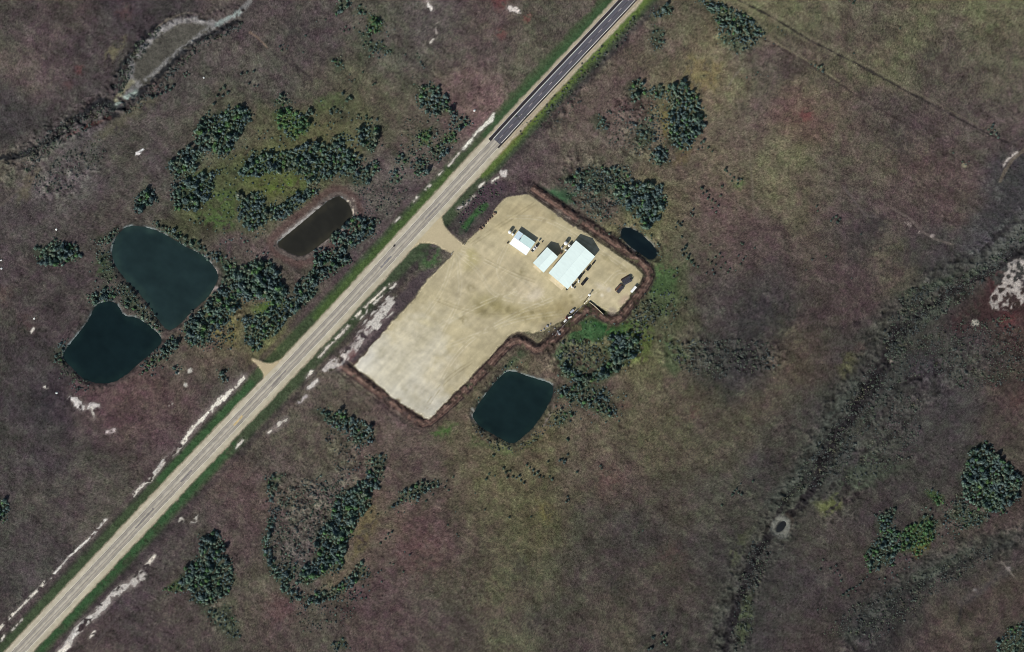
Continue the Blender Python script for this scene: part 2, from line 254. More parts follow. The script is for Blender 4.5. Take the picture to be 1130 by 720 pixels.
# groves: (name of the place for the label, polygon in photo pixels, spacing px, radius range m, leaf colour)
G = [
 ('in the dense grove northwest of the green meadow', [(217,140),(232,127),(264,119),(278,124),(272,138),(257,158),(252,172),(236,167),(217,161)], 3.5, (1.2,2.0), 0),
 ('in the strip leading down from the northwest grove', [(184,184),(207,162),(226,169),(214,188),(194,198)], 3.6, (1.2,1.9), 0),
 ('in the grove in the middle of the green meadow', [(193,205),(212,196),(240,189),(237,208),(214,232),(193,228)], 3.7, (1.2,2.0), 0),
 ('in the small grove north of the round topped pond', [(150,217),(170,205),(175,220),(152,234)], 3.7, (1.2,1.9), 0),
 ('in the round cluster at the top of the green meadow', [(304,126),(318,123),(334,128),(345,140),(322,152),(306,138)], 4.2, (1.2,1.9), 1),
 ('in the small cluster above the round meadow cluster', [(302,112),(312,104),(321,112),(306,119)], 4.0, (1.0,1.6), 0),
 ('in the long meadow row north of the brown pond', [(260,189),(283,168),(318,168),(341,162),(373,160),(395,176),(389,192),(365,195),(341,205),(332,190),(302,190),(271,197)], 3.9, (1.2,2.0), 0),
 ('in the patch just above the long meadow row', [(365,155),(384,147),(387,157),(369,162)], 4.0, (1.0,1.7), 0),
 ('in the grove at the east end of the meadow', [(396,145),(414,139),(416,161),(408,170),(396,158)], 3.9, (1.1,1.9), 0),
 ('in the short slanting row northeast of the brown pond', [(388,195),(411,182),(420,188),(401,205),(388,203)], 3.8, (1.1,1.9), 0),
 ('in the compact grove west of the brown pond', [(263,217),(287,213),(296,228),(292,251),(272,254),(265,232)], 3.6, (1.2,2.0), 0),
 ('in the row along the northwest bank of the brown pond', [(296,233),(318,220),(341,207),(350,212),(320,236),(300,244)], 3.7, (1.1,1.9), 0),
 ('on the northeast shore of the round topped pond', [(172,246),(190,253),(208,262),(230,277),(258,289),(270,298),(262,302),(244,296),(224,280),(200,268),(180,256)], 4.6, (.9,1.6), 0),
 ('in the tall dark grove between brown pond and highway', [(267,302),(284,287),(299,291),(309,312),(317,324),(303,334),(290,328),(270,330),(262,318)], 3.5, (1.5,2.5), 0),
 ('in the wood east of the round topped pond', [(246,291),(266,303),(266,337),(240,362),(212,377),(200,362),(226,339),(244,318)], 3.7, (1.2,2.1), 0),
 ('in the clump at the lower tip of the round topped pond', [(206,363),(231,362),(229,380),(210,380)], 3.7, (1.1,1.9), 0),
 ('in the belt along the highway south of the dark grove', [(267,352),(288,345),(306,336),(323,331),(334,322),(352,312),(352,321),(323,346),(302,370),(284,387),(269,377)], 3.7, (1.2,1.9), 0),
 ('in the belt along the southeast side of the brown pond', [(348,278),(380,274),(385,288),(359,306),(332,324),(326,317),(348,298)], 3.7, (1.1,1.9), 0),
 ('in the grove at the east corner of the brown pond', [(366,263),(394,237),(416,246),(412,260),(387,272),(369,270)], 3.7, (1.2,1.9), 0),
 ('between the two biggest ponds at the top', [(99,327),(125,318),(129,326),(107,336)], 3.8, (1.0,1.7), 0),
 ('in the patch at the west shoulder of the round topped pond', [(106,262),(128,254),(126,267),(112,270)], 4.0, (.9,1.6), 0),
 ('on the west shore of the round topped pond', [(108,276),(120,276),(128,310),(116,318)], 5.2, (.7,1.3), 0),
 ('on the narrow neck between the two biggest ponds', [(134,316),(144,316),(166,344),(182,366),(176,368),(150,344),(136,338)], 4.6, (.8,1.5), 0),
 ('on the southeast shore of the heart shaped pond', [(157,405),(172,390),(188,373),(198,375),(194,388),(174,400),(158,412)], 4.0, (1.0,1.7), 0),
 ('on the west tip of the heart shaped pond', [(60,386),(70,378),(74,386),(70,398),(62,398)], 3.8, (.9,1.5), 0),
 ('in the oval grove alone on the prairie west of the ponds', [(37,276),(62,266),(86,271),(88,283),(70,290),(45,291)], 3.6, (1.2,1.8), 0),
 ('in the tiny clump on pink ground by the heart shaped pond', [(242,412),(250,408),(253,418),(245,422)], 3.3, (1.0,1.6), 0),
 ('near the chalk spots by the heart shaped pond', [(195,408),(202,404),(203,410),(196,412)], 3.6, (.9,1.5), 0),
 ('in the round clump northwest of the long trail at the top', [(366,66),(376,64),(380,72),(372,77)], 3.6, (.9,1.6), 0),
 ('in the clump at the very top left of centre', [(374,0),(384,-4),(386,6),(374,13),(370,14)], 3.8, (.9,1.6), 0),
 ('in the loose clump beside the green bush at the top', [(393,8),(404,8),(406,16),(394,15)], 4.4, (.7,1.3), 0),
 ('in the round bright green bush cluster at the top', [(408,18),(420,16),(425,26),(418,35),(408,32)], 3.6, (1.0,1.7), 1),
 ('in the string of small trees below the green bush', [(398,36),(408,34),(408,46),(426,48),(432,60),(424,61),(404,54)], 4.4, (.7,1.4), 0),
 ('in the grove northwest of where the asphalt starts', [(458,95),(481,94),(497,113),(497,124),(478,126),(466,120),(463,106)], 3.6, (1.1,1.9), 0),
 ('in the clump left of the chalk ditch near the asphalt', [(497,124),(513,127),(518,138),(503,146)], 4.0, (.9,1.6), 0),
 ('in the pale clump below the northwest asphalt grove', [(462,148),(475,142),(474,158),(463,160)], 4.4, (.9,1.5), 1),
 ('in the small clump by the ditch below the asphalt grove', [(486,152),(500,146),(502,156),(490,158)], 4.0, (.9,1.6), 1),
 ('in the round clump near the chalk ditch north of the entrance', [(475,166),(490,158),(496,170),(484,177)], 3.6, (1.1,1.8), 0),
 ('in the clump west of the highway above the entrance', [(438,173),(450,171),(452,182),(440,182)], 3.8, (.9,1.5), 0),
 ('in the larger clump west of the highway above the entrance', [(456,182),(470,177),(474,190),(460,196)], 3.8, (1.0,1.6), 0),
 ('in the tiny clump beside the highway groves', [(433,192),(440,190),(442,200),(434,203)], 3.8, (.9,1.4), 0),
 ('in the upper arm of the horseshoe grove east of the highway', [(694,94),(706,89),(716,97),(729,95),(732,110),(716,106),(706,105),(698,114)], 3.9, (1.0,1.8), 0),
 ('in the dense east side of the horseshoe grove', [(736,95),(751,92),(764,105),(775,123),(775,141),(761,161),(746,166),(738,154),(738,120)], 3.5, (1.2,1.9), 0),
 ('in the lower clump of the horseshoe grove', [(719,169),(734,166),(737,180),(721,181)], 3.6, (1.2,1.9), 0),
 ('in the pair at the west end of the horseshoe grove', [(657,129),(664,129),(668,144),(658,144)], 3.8, (1.0,1.7), 0),
 ('scattered inside the horseshoe grove', [(700,138),(722,130),(726,155),(704,164)], 5.0, (.8,1.4), 0),
 ('in the long grove at the top edge right of the highway', [(764,-4),(784,0),(808,9),(832,22),(846,38),(836,48),(820,44),(797,32),(786,14)], 3.3, (1.0,1.6), 0),
 ('in the thin lower side of the grove at the top edge', [(792,34),(818,44),(834,50),(814,60),(796,48)], 4.4, (.6,1.1), 0),
 ('in the top edge clump nearest the highway', [(716,18),(728,8),(744,4),(740,14),(724,22)], 3.8, (.9,1.6), 0),
 ('in the sparse strip below the slanting clump at the top edge', [(718,30),(732,32),(732,50),(724,56),(718,48)], 4.6, (.6,1.2), 0),
 ('in the big grove northeast of the gravel pad', [(676,206),(700,201),(728,207),(735,222),(727,240),(714,253),(705,242),(686,229),(676,216)], 3.5, (1.3,2.2), 0),
 ('in the western fringe of the grove northeast of the pad', [(621,196),(650,186),(686,184),(700,200),(680,206),(660,214),(640,206)], 4.6, (.8,1.6), 0),
 ('on the east side of the green hollow southeast of the pad', [(674,372),(692,371),(703,376),(702,387),(688,404),(674,414),(664,416),(662,410),(674,400)], 3.8, (1.3,2.3), 0),
 ('on the south side of the green hollow southeast of the pad', [(618,394),(626,408),(646,413),(664,411),(660,421),(640,421),(619,412)], 4.0, (1.2,2.1), 0),
 ('in the scatter east of the square pond', [(614,430),(640,425),(670,429),(675,448),(685,455),(667,460),(650,452),(617,438)], 4.2, (.9,1.7), 0),
 ('on the southeast shore of the square pond', [(610,466),(622,450),(634,456),(630,464),(614,470)], 4.6, (.8,1.5), 0),
 ('in the upper bow of the kidney shaped grove', [(347,453),(380,454),(408,470),(411,486),(396,495),(381,474),(362,465)], 3.6, (1.0,1.7), 0),
 ('in the thick right arm of the kidney shaped grove', [(405,530),(410,520),(420,536),(405,543),(408,555),(393,576),(384,597),(378,627),(357,633),(338,645),(329,645),(332,627),(350,615),(350,588),(368,567),(372,549)], 3.5, (1.2,2.0), 0),
 ('in the neck above the right arm of the kidney grove', [(404,505),(424,504),(424,530),(412,524)], 4.4, (.9,1.6), 0),
 ('in the narrow left rim of the kidney shaped grove', [(299,570),(306,566),(300,594),(302,614),(312,630),(322,650),(314,656),(304,636),(291,612),(289,594)], 3.4, (1.0,1.7), 0),
 ('in the hook at the upper left of the kidney shaped grove', [(295,528),(312,524),(306,534),(303,550),(297,546)], 3.8, (.9,1.5), 0),
 ('in the bottom of the kidney shaped grove', [(308,622),(326,622),(330,632),(318,640)], 4.6, (.8,1.5), 0),
 ('in the arm pointing east from the kidney shaped grove', [(430,560),(446,542),(468,529),(485,532),(462,551),(444,556)], 4.0, (.8,1.5), 0),
 ('in the small clump below the left rim of the kidney grove', [(317,650),(326,648),(334,660),(320,661)], 3.6, (1.0,1.6), 0),
 ('in the slanting line below the kidney shaped grove', [(336,664),(352,654),(368,650),(386,636),(398,622),(408,632),(390,646),(370,658),(356,662),(340,672)], 4.0, (.9,1.7), 0),
 ('in the clump at the bottom edge below the kidney grove', [(366,712),(380,704),(382,714),(370,720)], 4.0, (.8,1.4), 0),
 ('in the arrow shaped grove southeast of the highway', [(221,593),(238,589),(248,601),(242,613),(253,620),(256,636),(249,655),(230,668),(210,663),(214,650),(196,641),(208,626),(222,613)], 3.5, (1.1,2.0), 0),
 ('in the tail at the west end of the arrow shaped grove', [(180,650),(196,641),(205,650),(190,654)], 4.4, (.8,1.3), 1),
 ('in the thin scatter below the arrow shaped grove', [(224,676),(248,668),(264,684),(262,706),(250,702),(240,690)], 5.2, (.5,1.1), 0),
 ('in the clump cut by the left edge of the photo', [(-4,556),(6,553),(10,564),(4,574),(-4,572)], 3.5, (1.1,1.9), 0),
 ('in the big dense grove at the right edge', [(1070,498),(1084,490),(1102,504),(1128,526),(1124,547),(1106,565),(1084,561),(1066,550),(1061,530)], 3.4, (1.1,1.9), 0),
 ('in the fringe southwest of the big right hand grove', [(1042,569),(1058,552),(1068,556),(1090,568),(1082,580),(1056,580)], 4.0, (.6,1.1), 0),
 ('in the left half of the paired grove at the lower right', [(967,569),(988,560),(985,582),(992,593),(985,622),(960,629),(956,608),(971,590)], 3.5, (.9,1.6), 0),
 ('in the right half of the paired grove at the lower right', [(992,590),(1024,570),(1036,575),(1031,597),(1017,610),(996,607)], 3.7, (.9,1.6), 1),
 ('in the small clump between the right hand groves', [(1022,542),(1030,541),(1044,552),(1036,556)], 3.8, (.7,1.3), 1),
 ('in the scatter cut by the bottom right corner', [(1100,712),(1112,698),(1128,684),(1136,720),(1104,726)], 3.8, (.8,1.4), 0),
]
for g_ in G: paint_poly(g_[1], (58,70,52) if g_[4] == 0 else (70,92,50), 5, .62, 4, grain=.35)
# red leaved patches
for x, y, r, s in [(88,77,4,.6),(75,94,4,.5),(137,12,8,.45),(170,93,7,.5),(582,20,4,.8),(553,38,5,.6),(553,2,8,.6),(890,128,5,.85),(884,126,9,.5),(672,528,12,.5),(766,455,6,.5),
   (690,447,5,.4),(1112,352,9,.6),(1098,312,10,.6),(465,612,22,.35),(310,672,14,.4),(235,378,8,.4),(385,396,6,.7),(362,388,3,.5),(1123,444,8,.4),(950,385,6,.4),(742,610,12,.3),(30,356,8,.3),(3,325,8,.35)]:
    blob(x, y, r*1.25, (108,58,58) if s > .55 else (98,68,66), strength=s*.75, rag=r*.9, gaps=.2)
# dark brush stains
for x, y, r, s in [(848,352,26,.5),(830,398,16,.5),(872,390,0.5,.1),(960,255,14,.4),(968,245,9,.4),(940,280,8,.3),(1000,285,16,.4),(640,205,20,.35),(800,402,22,.45),(960,690,26,.4),(980,665,18,.35),(30,170,10,.4),(48,452,20,.35),(52,446,10,.4),
   (570,640,12,.35),(575,620,9,.4),(680,645,10,.3),(590,685,9,.4),(1105,235,18,.4),(1120,200,18,.45),(128,80,10,.4),(985,150,14,.3),(1000,165,12,.3),(1022,63,9,.35),(375,124,9,.4),(330,33,12,.3),(480,110,6,.2)]:
    blob(x, y, r*1.2, (44,43,46), strength=s*.9, rag=r*.8, gaps=.12)
# upper-left creek with its pale dry bed
paint_line([(275,2),(262,16),(240,28),(222,38),(200,56),(183,71),(166,86),(150,95),(136,108),(124,119)], 30, (72,66,64), 6, .5, 2)
paint_poly([(140,90),(146,68),(160,50),(178,34),(200,24),(220,24),(240,26),(222,40),(200,58),(182,74),(165,90),(150,98)], (82,80,72), 3, .85, 2.5, rough=.14, dz=-.6, grain=.3)
for pts, wdt, c in [([(240,27),(216,22),(195,25),(175,35),(158,52),(146,69),(143,84),(150,95)], 7, (122,119,117)),
                    ([(276,1),(262,16),(240,28),(223,38),(200,55),(183,70),(165,87),(150,95),(136,107)], 6, (126,124,121)),
                    ([(264,14),(250,21),(240,27)], 4.5, (140,150,144)), ([(150,103),(140,108),(132,112),(125,119)], 7, (146,158,148)), ([(146,90),(135,102),(128,112)], 5, (136,132,108))]:
    paint_line(pts, wdt, c, 1.8, .88, 2.0, gaps=.05, grain=.3, rough=.08)
for pts, wdt in [([(125,95),(135,73),(150,50),(160,40),(172,30)], 5),([(134,121),(155,103),(175,83),(190,68),(213,48),(238,36),(263,23)], 4.5),
                 ([(130,118),(112,112),(96,122),(78,132),(64,147),(52,158),(40,165)], 6),([(40,165),(20,172),(-20,176)], 5),([(80,130),(95,140),(110,132),(130,125)], 4),([(60,150),(75,145),(90,150)],3)]:
    paint_line(pts, wdt*1.5, (32,34,37), 1.6, .9, 2.6, gaps=.08, dz=-.9)
paint_line([(75,150),(100,138),(120,130)], 4, (108,72,66), 2, .5, 1.5)
paint_line([(0,195),(25,178),(55,155),(85,125),(105,108)], 3, (106,98,84), 2, .4, 1.5, gaps=.3)
paint_line([(172,31),(185,22),(205,14),(222,16)], 1.5, (120,112,100), .9, .6, .8)
# right-hand creek
paint_line([(1150,255),(1100,290),(1040,315),(990,350),(965,400),(930,450),(905,500),(885,545),(850,590),(825,630),(808,690),(800,760)], 46, (60,62,56), 10, .5, 5)
paint_line([(1140,240),(1115,262),(1095,285),(1075,300)], 14, (80,82,76), 5, .55, 3)
paint_line([(1085,300),(1050,308),(1020,318),(995,326)], 10, (50,66,48), 5, .5, 3, gaps=.2)
paint_poly([(1130,300),(1100,300),(1070,340),(1040,356),(1060,372),(1110,350),(1140,345)], (60,40,42), 5, .6, 5, gaps=.18)
paint_line([(990,360),(978,385),(966,412),(950,440),(934,466),(918,490),(905,515),(895,540),(872,568)], 9, (40,36,38), 2.5, .9, 3)
paint_line([(852,590),(838,606),(826,630),(815,660),(806,690),(798,740)], 10, (37,34,36), 2.5, .92, 3)
for pts, wd_, s_ in [([(1150,262),(1100,296),(1050,322),(1010,350),(988,372)],5,.7),([(1000,365),(984,398),(960,420),(938,456),(912,486),(896,520),(868,548),(852,580)],4,.7),([(985,400),(972,420),(948,452),(926,480),(910,520),(884,562)],4,.7),
   ([(990,345),(960,352),(930,362),(905,360)],3,.5),([(920,470),(890,476),(862,470)],3,.5),([(905,505),(880,500),(850,512)],2.5,.5),([(880,560),(840,548),(812,556)],2.5,.45),([(960,430),(1000,424),(1040,408),(1080,404)],3,.5),([(925,500),(960,496),(1000,470)],2.5,.5),
   ([(830,612),(806,600),(790,604)],2.5,.45),([(820,650),(840,640),(862,642)],2.5,.45),([(1135,240),(1112,250),(1085,276),(1050,290),(1020,300)],3,.5),([(812,680),(795,690),(780,715)],3,.5),([(1120,600),(1080,612),(1040,634),(1004,650),(975,676),(950,700)],5,.6),([(1030,640),(1000,668),(985,700)],4,.5)]:
    paint_line(pts, wd_*1.5, (36,33,36), 1.6, s_*1.1, 2.2, gaps=.08, dz=-.35)
paint_line([(1000,400),(975,440),(950,480),(930,515),(915,535)], 10, (78,82,76), 5, .45, 4, gaps=.25)
paint_line([(945,420),(915,465),(895,500),(875,530),(850,555)], 14, (70,76,68), 6, .5, 4, gaps=.15)
paint_line([(1130,590),(1080,604),(1040,620),(1000,640),(970,670),(940,700)], 22, (58,62,57), 9, .5, 4)
paint_line([(1098,640),(1080,655),(1062,668),(1056,690)], 2.5, (48,44,46), 1.5, .6, 1.2)
paint_line([(1112,628),(1085,650),(1060,664)], 9, (92,88,86), 5, .4, 3)
blob(862, 581, 12, (112,112,104), 2.5, .85, 1.5, rough=.05, dz=-.5)
paint_line([(855,570),(850,577),(846,586)], 3, (44,40,38), 1.2, .8, .8); paint_line([(868,568),(875,574),(872,586)], 3, (58,50,44), 1.2, .7, .8)
# scrubby hollows: taller, rougher plants
cr = fbm(GX, GY, 8.0, 501, 3, .6)
def scrub(pts, wdt, r, line=True, soft=6):
    w = window(pts, wdt + 20); d = line_dist(pts, GX[w], GY[w]) - wdt/2 if line else poly_sd(pts, GX[w], GY[w])
    m = sstep(soft, -soft, d + 5*n2[w] + 4*n3[w]); rg_ = 1 - np.abs(cr[w])*2.2; H[w] += m*r*2.0*rg_; COL[w] *= (1 - .10*m + m*.34*rg_)[..., None]; ROUGH[w] = np.maximum(ROUGH[w], ROUGH[w]*(1-m) + r*m)
    COL[w] *= (1 + m*.38*(n1[w] + .6*hk[w][..., 0]))[..., None]
CREEK = [(1150,235),(1100,280),(1040,318),(990,352),(965,400),(930,450),(905,500),(880,545),(850,590),(825,630),(808,690),(800,760)]
scrub(CREEK, 44, .42); scrub([(1130,380),(1060,400),(1000,440),(960,500),(920,560)], 40, .32); scrub([(1140,585),(1080,604),(1040,620),(1000,640),(970,670),(940,720)], 34, .34)
scrub([(0,190),(30,172),(60,150),(90,128),(125,112)], 34, .45); scrub([(125,100),(140,70),(165,42),(195,22),(240,14),(262,10)], 12, .45, soft=3); scrub([(135,122),(183,85),(213,50),(262,24)], 10, .45, soft=3)
scrub([(740,385),(800,392),(850,395)], 34, .40); scrub([(640,190),(660,215)], 46, .42); scrub([(320,545),(345,560),(325,600)], 44, .42); scrub([(700,120),(705,155)], 40, .38); scrub([(60,210),(90,185)], 36, .34)
scrub([(615,395),(645,390),(690,395)], 40, .40); scrub([(715,330),(700,356)], 24, .42); scrub([(1050,570),(1075,565)], 30, .38); scrub([(245,690),(240,670)], 26, .34); scrub([(230,360),(255,350)], 30, .36)
scrub([(605,140),(650,90),(705,20)], 12, .36); scrub([(820,45),(800,40)], 30, .36); scrub([(380,495),(385,520)], 34, .32)
for p_ in (POND_BIG, POND_HEART, POND_SQUARE, POND_SMALL): scrub(p_ + p_[:1], 13, .40, soft=3)
blob(862, 581, 9.5, (126,126,116), 1.6, .9, 1.2, rough=.05); blob(862, 582, 4, (70,70,66), 1.5, .5, .8)
# trails and tracks
for pts, wdt, c, s in [([(795,-10),(849,17.5),(896,46),(949,72.5),(999,100),(1029,116),(1084,145),(1116,160)], 1.8, (44,40,40), .8),
   ([(797,-14),(851,14.5),(898,43),(951,69.5),(1001,97),(1031,113),(1086,142)], 1.2, (112,104,88), .45),
   ([(830,36),(854,49.6),(896.5,74),(925,92),(957,113),(988.6,131),(1038,163),(1063,181)], 1.8, (52,44,42), .5),([(832,33),(856,47),(898,71),(926,90)], 1.2, (124,116,94), .5),
   ([(814,110),(818,130),(826,160),(830,200),(832,240)], 1.4, (112,104,90), .5),([(800,95),(798,140),(800,180)], 1.2, (110,102,86), .35),([(792,90),(790,130)], 1.2, (112,104,84), .35),
   ([(803,98),(808,88),(816,78),(822,70)], 1.6, (124,116,102), .55),([(770,110),(782,128),(790,150),(775,170),(760,180)], 2, (108,100,84), .35),
   ([(276,36),(283,41),(290,47),(295.5,54)], 1.6, (140,120,104), .6),([(295,54),(312,66),(333,78),(345,90)], 1.8, (58,52,52), .6),
   ([(1130,166),(1118,175),(1108,190),(1104,200)], 3, (110,100,86), .6),([(1130,150),(1112,160),(1098,178)], 2, (64,58,58), .6),
   ([(930,205),(945,225),(955,238),(968,240)], 2, (96,88,86), .5),([(985,230),(1005,242),(1018,256),(1032,264),(1050,270)], 2.2, (108,98,92), .5),
   ([(0,228),(20,210),(36,196)], 2, (100,92,84), .5),([(0,268),(15,262),(40,248),(60,238)], 2, (92,84,80), .4),
   ([(1105,620),(1122,640)], 1.2, (150,140,130), .6),([(1098,622),(1120,620)],1.2,(120,112,104),.5),
   ([(190,610),(230,570),(262,535),(290,508)], 3, (92,84,78), .4),([(100,720),(112,702),(130,680)], 2, (90,82,80), .4)]:
    paint_line(pts, wdt*1.15, c, .7, min(1, s*1.1), .6)
# ditches and verges beside the road
def offset(pts, o):
    out = []
    for i, (x, y) in enumerate(pts):
        a = pts[max(0, i-1)]; b = pts[min(len(pts)-1, i+1)]; dx, dy = b[0]-a[0], b[1]-a[1]; L = math.hypot(dx, dy)
        out.append((x - dy/L*o, y + dx/L*o))       # positive = south-east side
    return out
def between(pts, y0, y1):
    out = []
    for (ax, ay), (bx, by) in zip(pts[:-1], pts[1:]):
        for k in range(12):
            t = k/12; x, y = ax+(bx-ax)*t, ay+(by-ay)*t
            if min(y0, y1) <= y <= max(y0, y1): out.append((x, y))
    return out
paint_line(offset(ROAD, -17), 14, (62,78,52), 3, .85, 1.5); paint_line(offset(ROAD, 17), 14, (58,74,50), 3, .8, 1.5)
paint_line(between(offset(ROAD, -15), 350, 190), 9, (72,92,50), 2.5, .8, 1.2)
paint_line(between(offset(ROAD, -14), 150, -40), 9, (58,84,54), 2.5, .7, 1.2)
paint_line(between(offset(ROAD, 13), 195, -40), 10, (88,106,54), 2.5, .85, 1.2)
paint_line(between(offset(ROAD, 12), 170, 80), 3, (118,104,62), 2, .6, 1)
paint_line(between(offset(ROAD, 16), 720, 480), 8, (48,84,50), 3, .65, 1.5, gaps=.1)
paint_line(between(offset(ROAD, -16), 540, 410), 9, (54,86,52), 2.5, .7, 1.2)
paint_line(between(offset(ROAD, -23), 720, 420), 5, (58,52,52), 2, .6, 1.5)
paint_line(offset(ROAD, 27), 7, (54,48,50), 3, .55, 2.2)
paint_line(between(offset(ROAD, 25), 110, 0), 7, (58,58,58), 3, .6, 2, gaps=.15)
paint_line(between(offset(ROAD, -27), 700, 180), 5, (82,68,70), 3, .5, 2)
paint_poly([(372,412),(388,404),(412,379),(436,352),(456,330),(474,305),(484,296),(472,296),(452,312),(430,338),(404,362),(380,388)], (72,62,66), 3, .8, 2)
paint_poly([(500,258),(512,266),(530,250),(545,232),(556,216),(560,200),(540,200),(516,222),(506,236)], (64,58,60), 3, .55, 2)
paint_poly([(508,232),(530,206),(550,198),(560,206),(548,216),(526,232),(512,248)], (74,58,66), 3, .6, 2)
paint_line([(513,250),(524,238),(536,226)], 5, (54,92,50), 2, .75, 2); paint_line([(514,256),(519,248),(523,241)], 1.6, (24,50,34), .8, .8, .4)
# the pad's bank: brown weeds in ridges
paint_line(BERM, 13.5, (72,62,57), 1.8, .85, 1.8, gaps=.05)
paint_line(BERM, 9, (98,76,68), 1.3, .8, 1.6, gaps=.12, grain=.25)
for o_, wd_, c_, s_, g_ in [(4.6,1.8,(44,36,36),.95,.10),(-4.2,1.8,(46,38,37),.95,.10),(.5,1.2,(140,120,106),.7,.3),(-2.2,1.1,(128,104,92),.6,.35),(2.6,1.2,(58,44,42),.7,.3),(-6.4,1.5,(46,42,38),.8,.15),(3.6,1,(120,98,88),.5,.4),(-7.6,1.2,(150,136,108),.5,.35)]:
    paint_line(offset(BERM, o_), wd_, c_, .7, s_, .7, gaps=g_)
w = window(BERM, 30); d = line_dist(BERM, GX[w], GY[w]); ROUGH[w] = np.maximum(ROUGH[w], .36*sstep(9, 5, d)); COL[w] *= (1 + sstep(9, 5, d)*(.35*n1[w] + .25*hk[w][..., 0]))[..., None]; H[w] += 1.3*np.exp(-(d/3.2)**2)*(1 + .6*n2[w] + .5*n1[w]) - .6*np.exp(-((d-7.5)/2.2)**2)
# salt and bare chalky soil
WHITE = (196,190,178)
nr = fbm((GX*.69 - GY*.72)/3.0, GX*.72 + GY*.69, 3.2, 311, 3)
def salt(pts, wdt, c=WHITE, s=.95, rag=None, gaps=.10, taper=False):
    c = tuple(min(226, v_*1.09) for v_ in c)
    paint_line(pts, wdt*1.9 + 1, (132,122,116), 2.2, .5, 1.5, .22, .25, .10)
    paint_line(pts, wdt*1.1, c, .6, s, (.3*wdt+.5) if rag is None else rag*1.3, gaps, .2, .04, 0, taper, True)
salt([(269,416),(262,424),(245,440),(225,460),(208,480),(195,498)], 4.6, (206,200,186), taper=True)
salt([(195,498),(180,511),(165,530),(153,540),(146,548)], 3.4, (190,184,172), gaps=.2); salt([(180,508),(168,524)], 1.2, (190,186,178))
salt([(117,573),(100,593),(78,613),(63,630),(50,643)], 2.2, (204,200,190), gaps=.22); salt([(50,643),(25,668),(0,693),(-10,703)], 2.2, (204,198,184)); salt([(24,684),(13,696)], 1.4, gaps=.2); salt([(4,702),(1,706)], 2.4)
salt([(545,127),(541,133.5),(533,140),(525.6,148),(518,157),(511,164)], 3.4, (212,204,190), taper=False); salt([(511,164),(505,171),(497,180)], 1.7, (196,188,176))
for p in [[(500,178),(495,183)],[(488,189),(484,193)],[(474,205),(470,209)],[(461,217),(457,222)],[(441,240),(436,245)]]: salt(p, 1.9)
salt([(68,718),(78,708),(84,697),(92,687),(104,680),(116,668),(124,658),(134,650),(146,643)], 6.0, (178,172,164), rag=1.6, gaps=.1); salt([(80,705),(88,691),(100,682)], 2.6, (206,202,194)); salt([(148,642),(158,634)], 7, (166,160,152), rag=1.8, gaps=.2); salt([(162,624),(170,614)], 3.6, (194,186,172), gaps=.1)
salt([(99,705),(104,697)], 2.2, gaps=.2); salt([(66,720),(75,713)], 5, (200,192,180))
blob(213,572,6,(176,170,160),1,.9,2.2,gaps=.3); blob(200,574,3.2,(186,180,168),1,.9,1.2,gaps=.2)
paint_poly([(354,410),(365,392),(392,372),(410,350),(432,326),(438,342),(410,372),(384,402),(368,410)], (118,104,102), 3, .6, 4, gaps=.15, grain=.3)
paint_poly([(358,407.6),(365.6,396),(378,386),(390,378),(395,370),(408,358),(418,358),(398,378),(390,391),(378,401),(368,407)], (186,178,170), 1.2, .95, 2.5, gaps=.16, rough=.04, streak=6)
paint_poly([(401,360),(413,344),(428,329),(434,328),(434,340),(424,354),(412,364)], (194,188,178), 1.2, .95, 2.5, gaps=.16, rough=.04, streak=6)
salt([(350,397),(362,383),(375,370),(388,355)], 2.4, (180,172,160), gaps=.15); salt([(388,355),(402,340),(416,327),(429,314)], 2.2, (196,188,172), gaps=.2); salt([(398,352),(410,338),(422,326)], 1.8, gaps=.25); salt([(431,319),(436,314)], 3)
paint_poly([(383,392),(390,384),(394,390),(386,398)], (96,62,62), 1.5, .8, 1.5)
salt([(340,416),(344,411)], 3.4); salt([(341,428),(350,420)], 4, (182,176,168), gaps=.1); salt([(330,444),(338,437)], 3.4, (164,156,152), gaps=.1); salt([(304,473),(315,463)], 4.4, (184,178,166), taper=True); salt([(296,478),(300,475)], 2.6, gaps=.2); salt([(260,495),(268,486)], 2.6, (190,184,172), taper=True)
salt([(79,440),(84,444),(90,450)], 5.5, (190,184,178), rag=1.4, gaps=.1); salt([(97,449),(107,449)], 5, (188,182,176), rag=1.4, gaps=.12); salt([(101,450),(104,462)], 2, gaps=.1); salt([(118,477),(126,475)], 3, (184,172,168), gaps=.2)
for x, y, r in [(209,409,3.2),(205,425,2.4),(188,446,2.8),(196,412,1.5)]: blob(x, y, r, WHITE, .8, .9, 1.2, gaps=.3)
salt([(150,170),(158,165)], 1.6, (214,210,204)); salt([(147,170),(155,170)], 2, (206,200,196)); salt([(48,427),(52,428)], 1.4); salt([(34,367),(37,363)], 1.8, gaps=.1)
blob(556,192,4.6,(200,192,184),.9,.95,1.4,gaps=.1); salt([(543,200),(550,196)], 3, gaps=.2); salt([(529,206),(534,202)], 2, gaps=.1); salt([(506,231),(516,224)], 3.2, (170,160,158), gaps=.3); salt([(518,222),(524,216)], 1.4, gaps=.2)
salt([(471,1),(475,10)], 4.4, (198,192,184), rag=1.2); salt([(483,26),(481,40)], 1.8, (170,160,150), gaps=.2); salt([(478,44),(475,47)], 1.4); salt([(562,9),(573,13)], 4.6, (206,196,188), rag=1.3)
paint_poly([(1112,290),(1135,284),(1135,332),(1114,342),(1094,342),(1087,334),(1104,312)], (172,164,156), 1.2, .9, 4, gaps=.27, rough=.3)
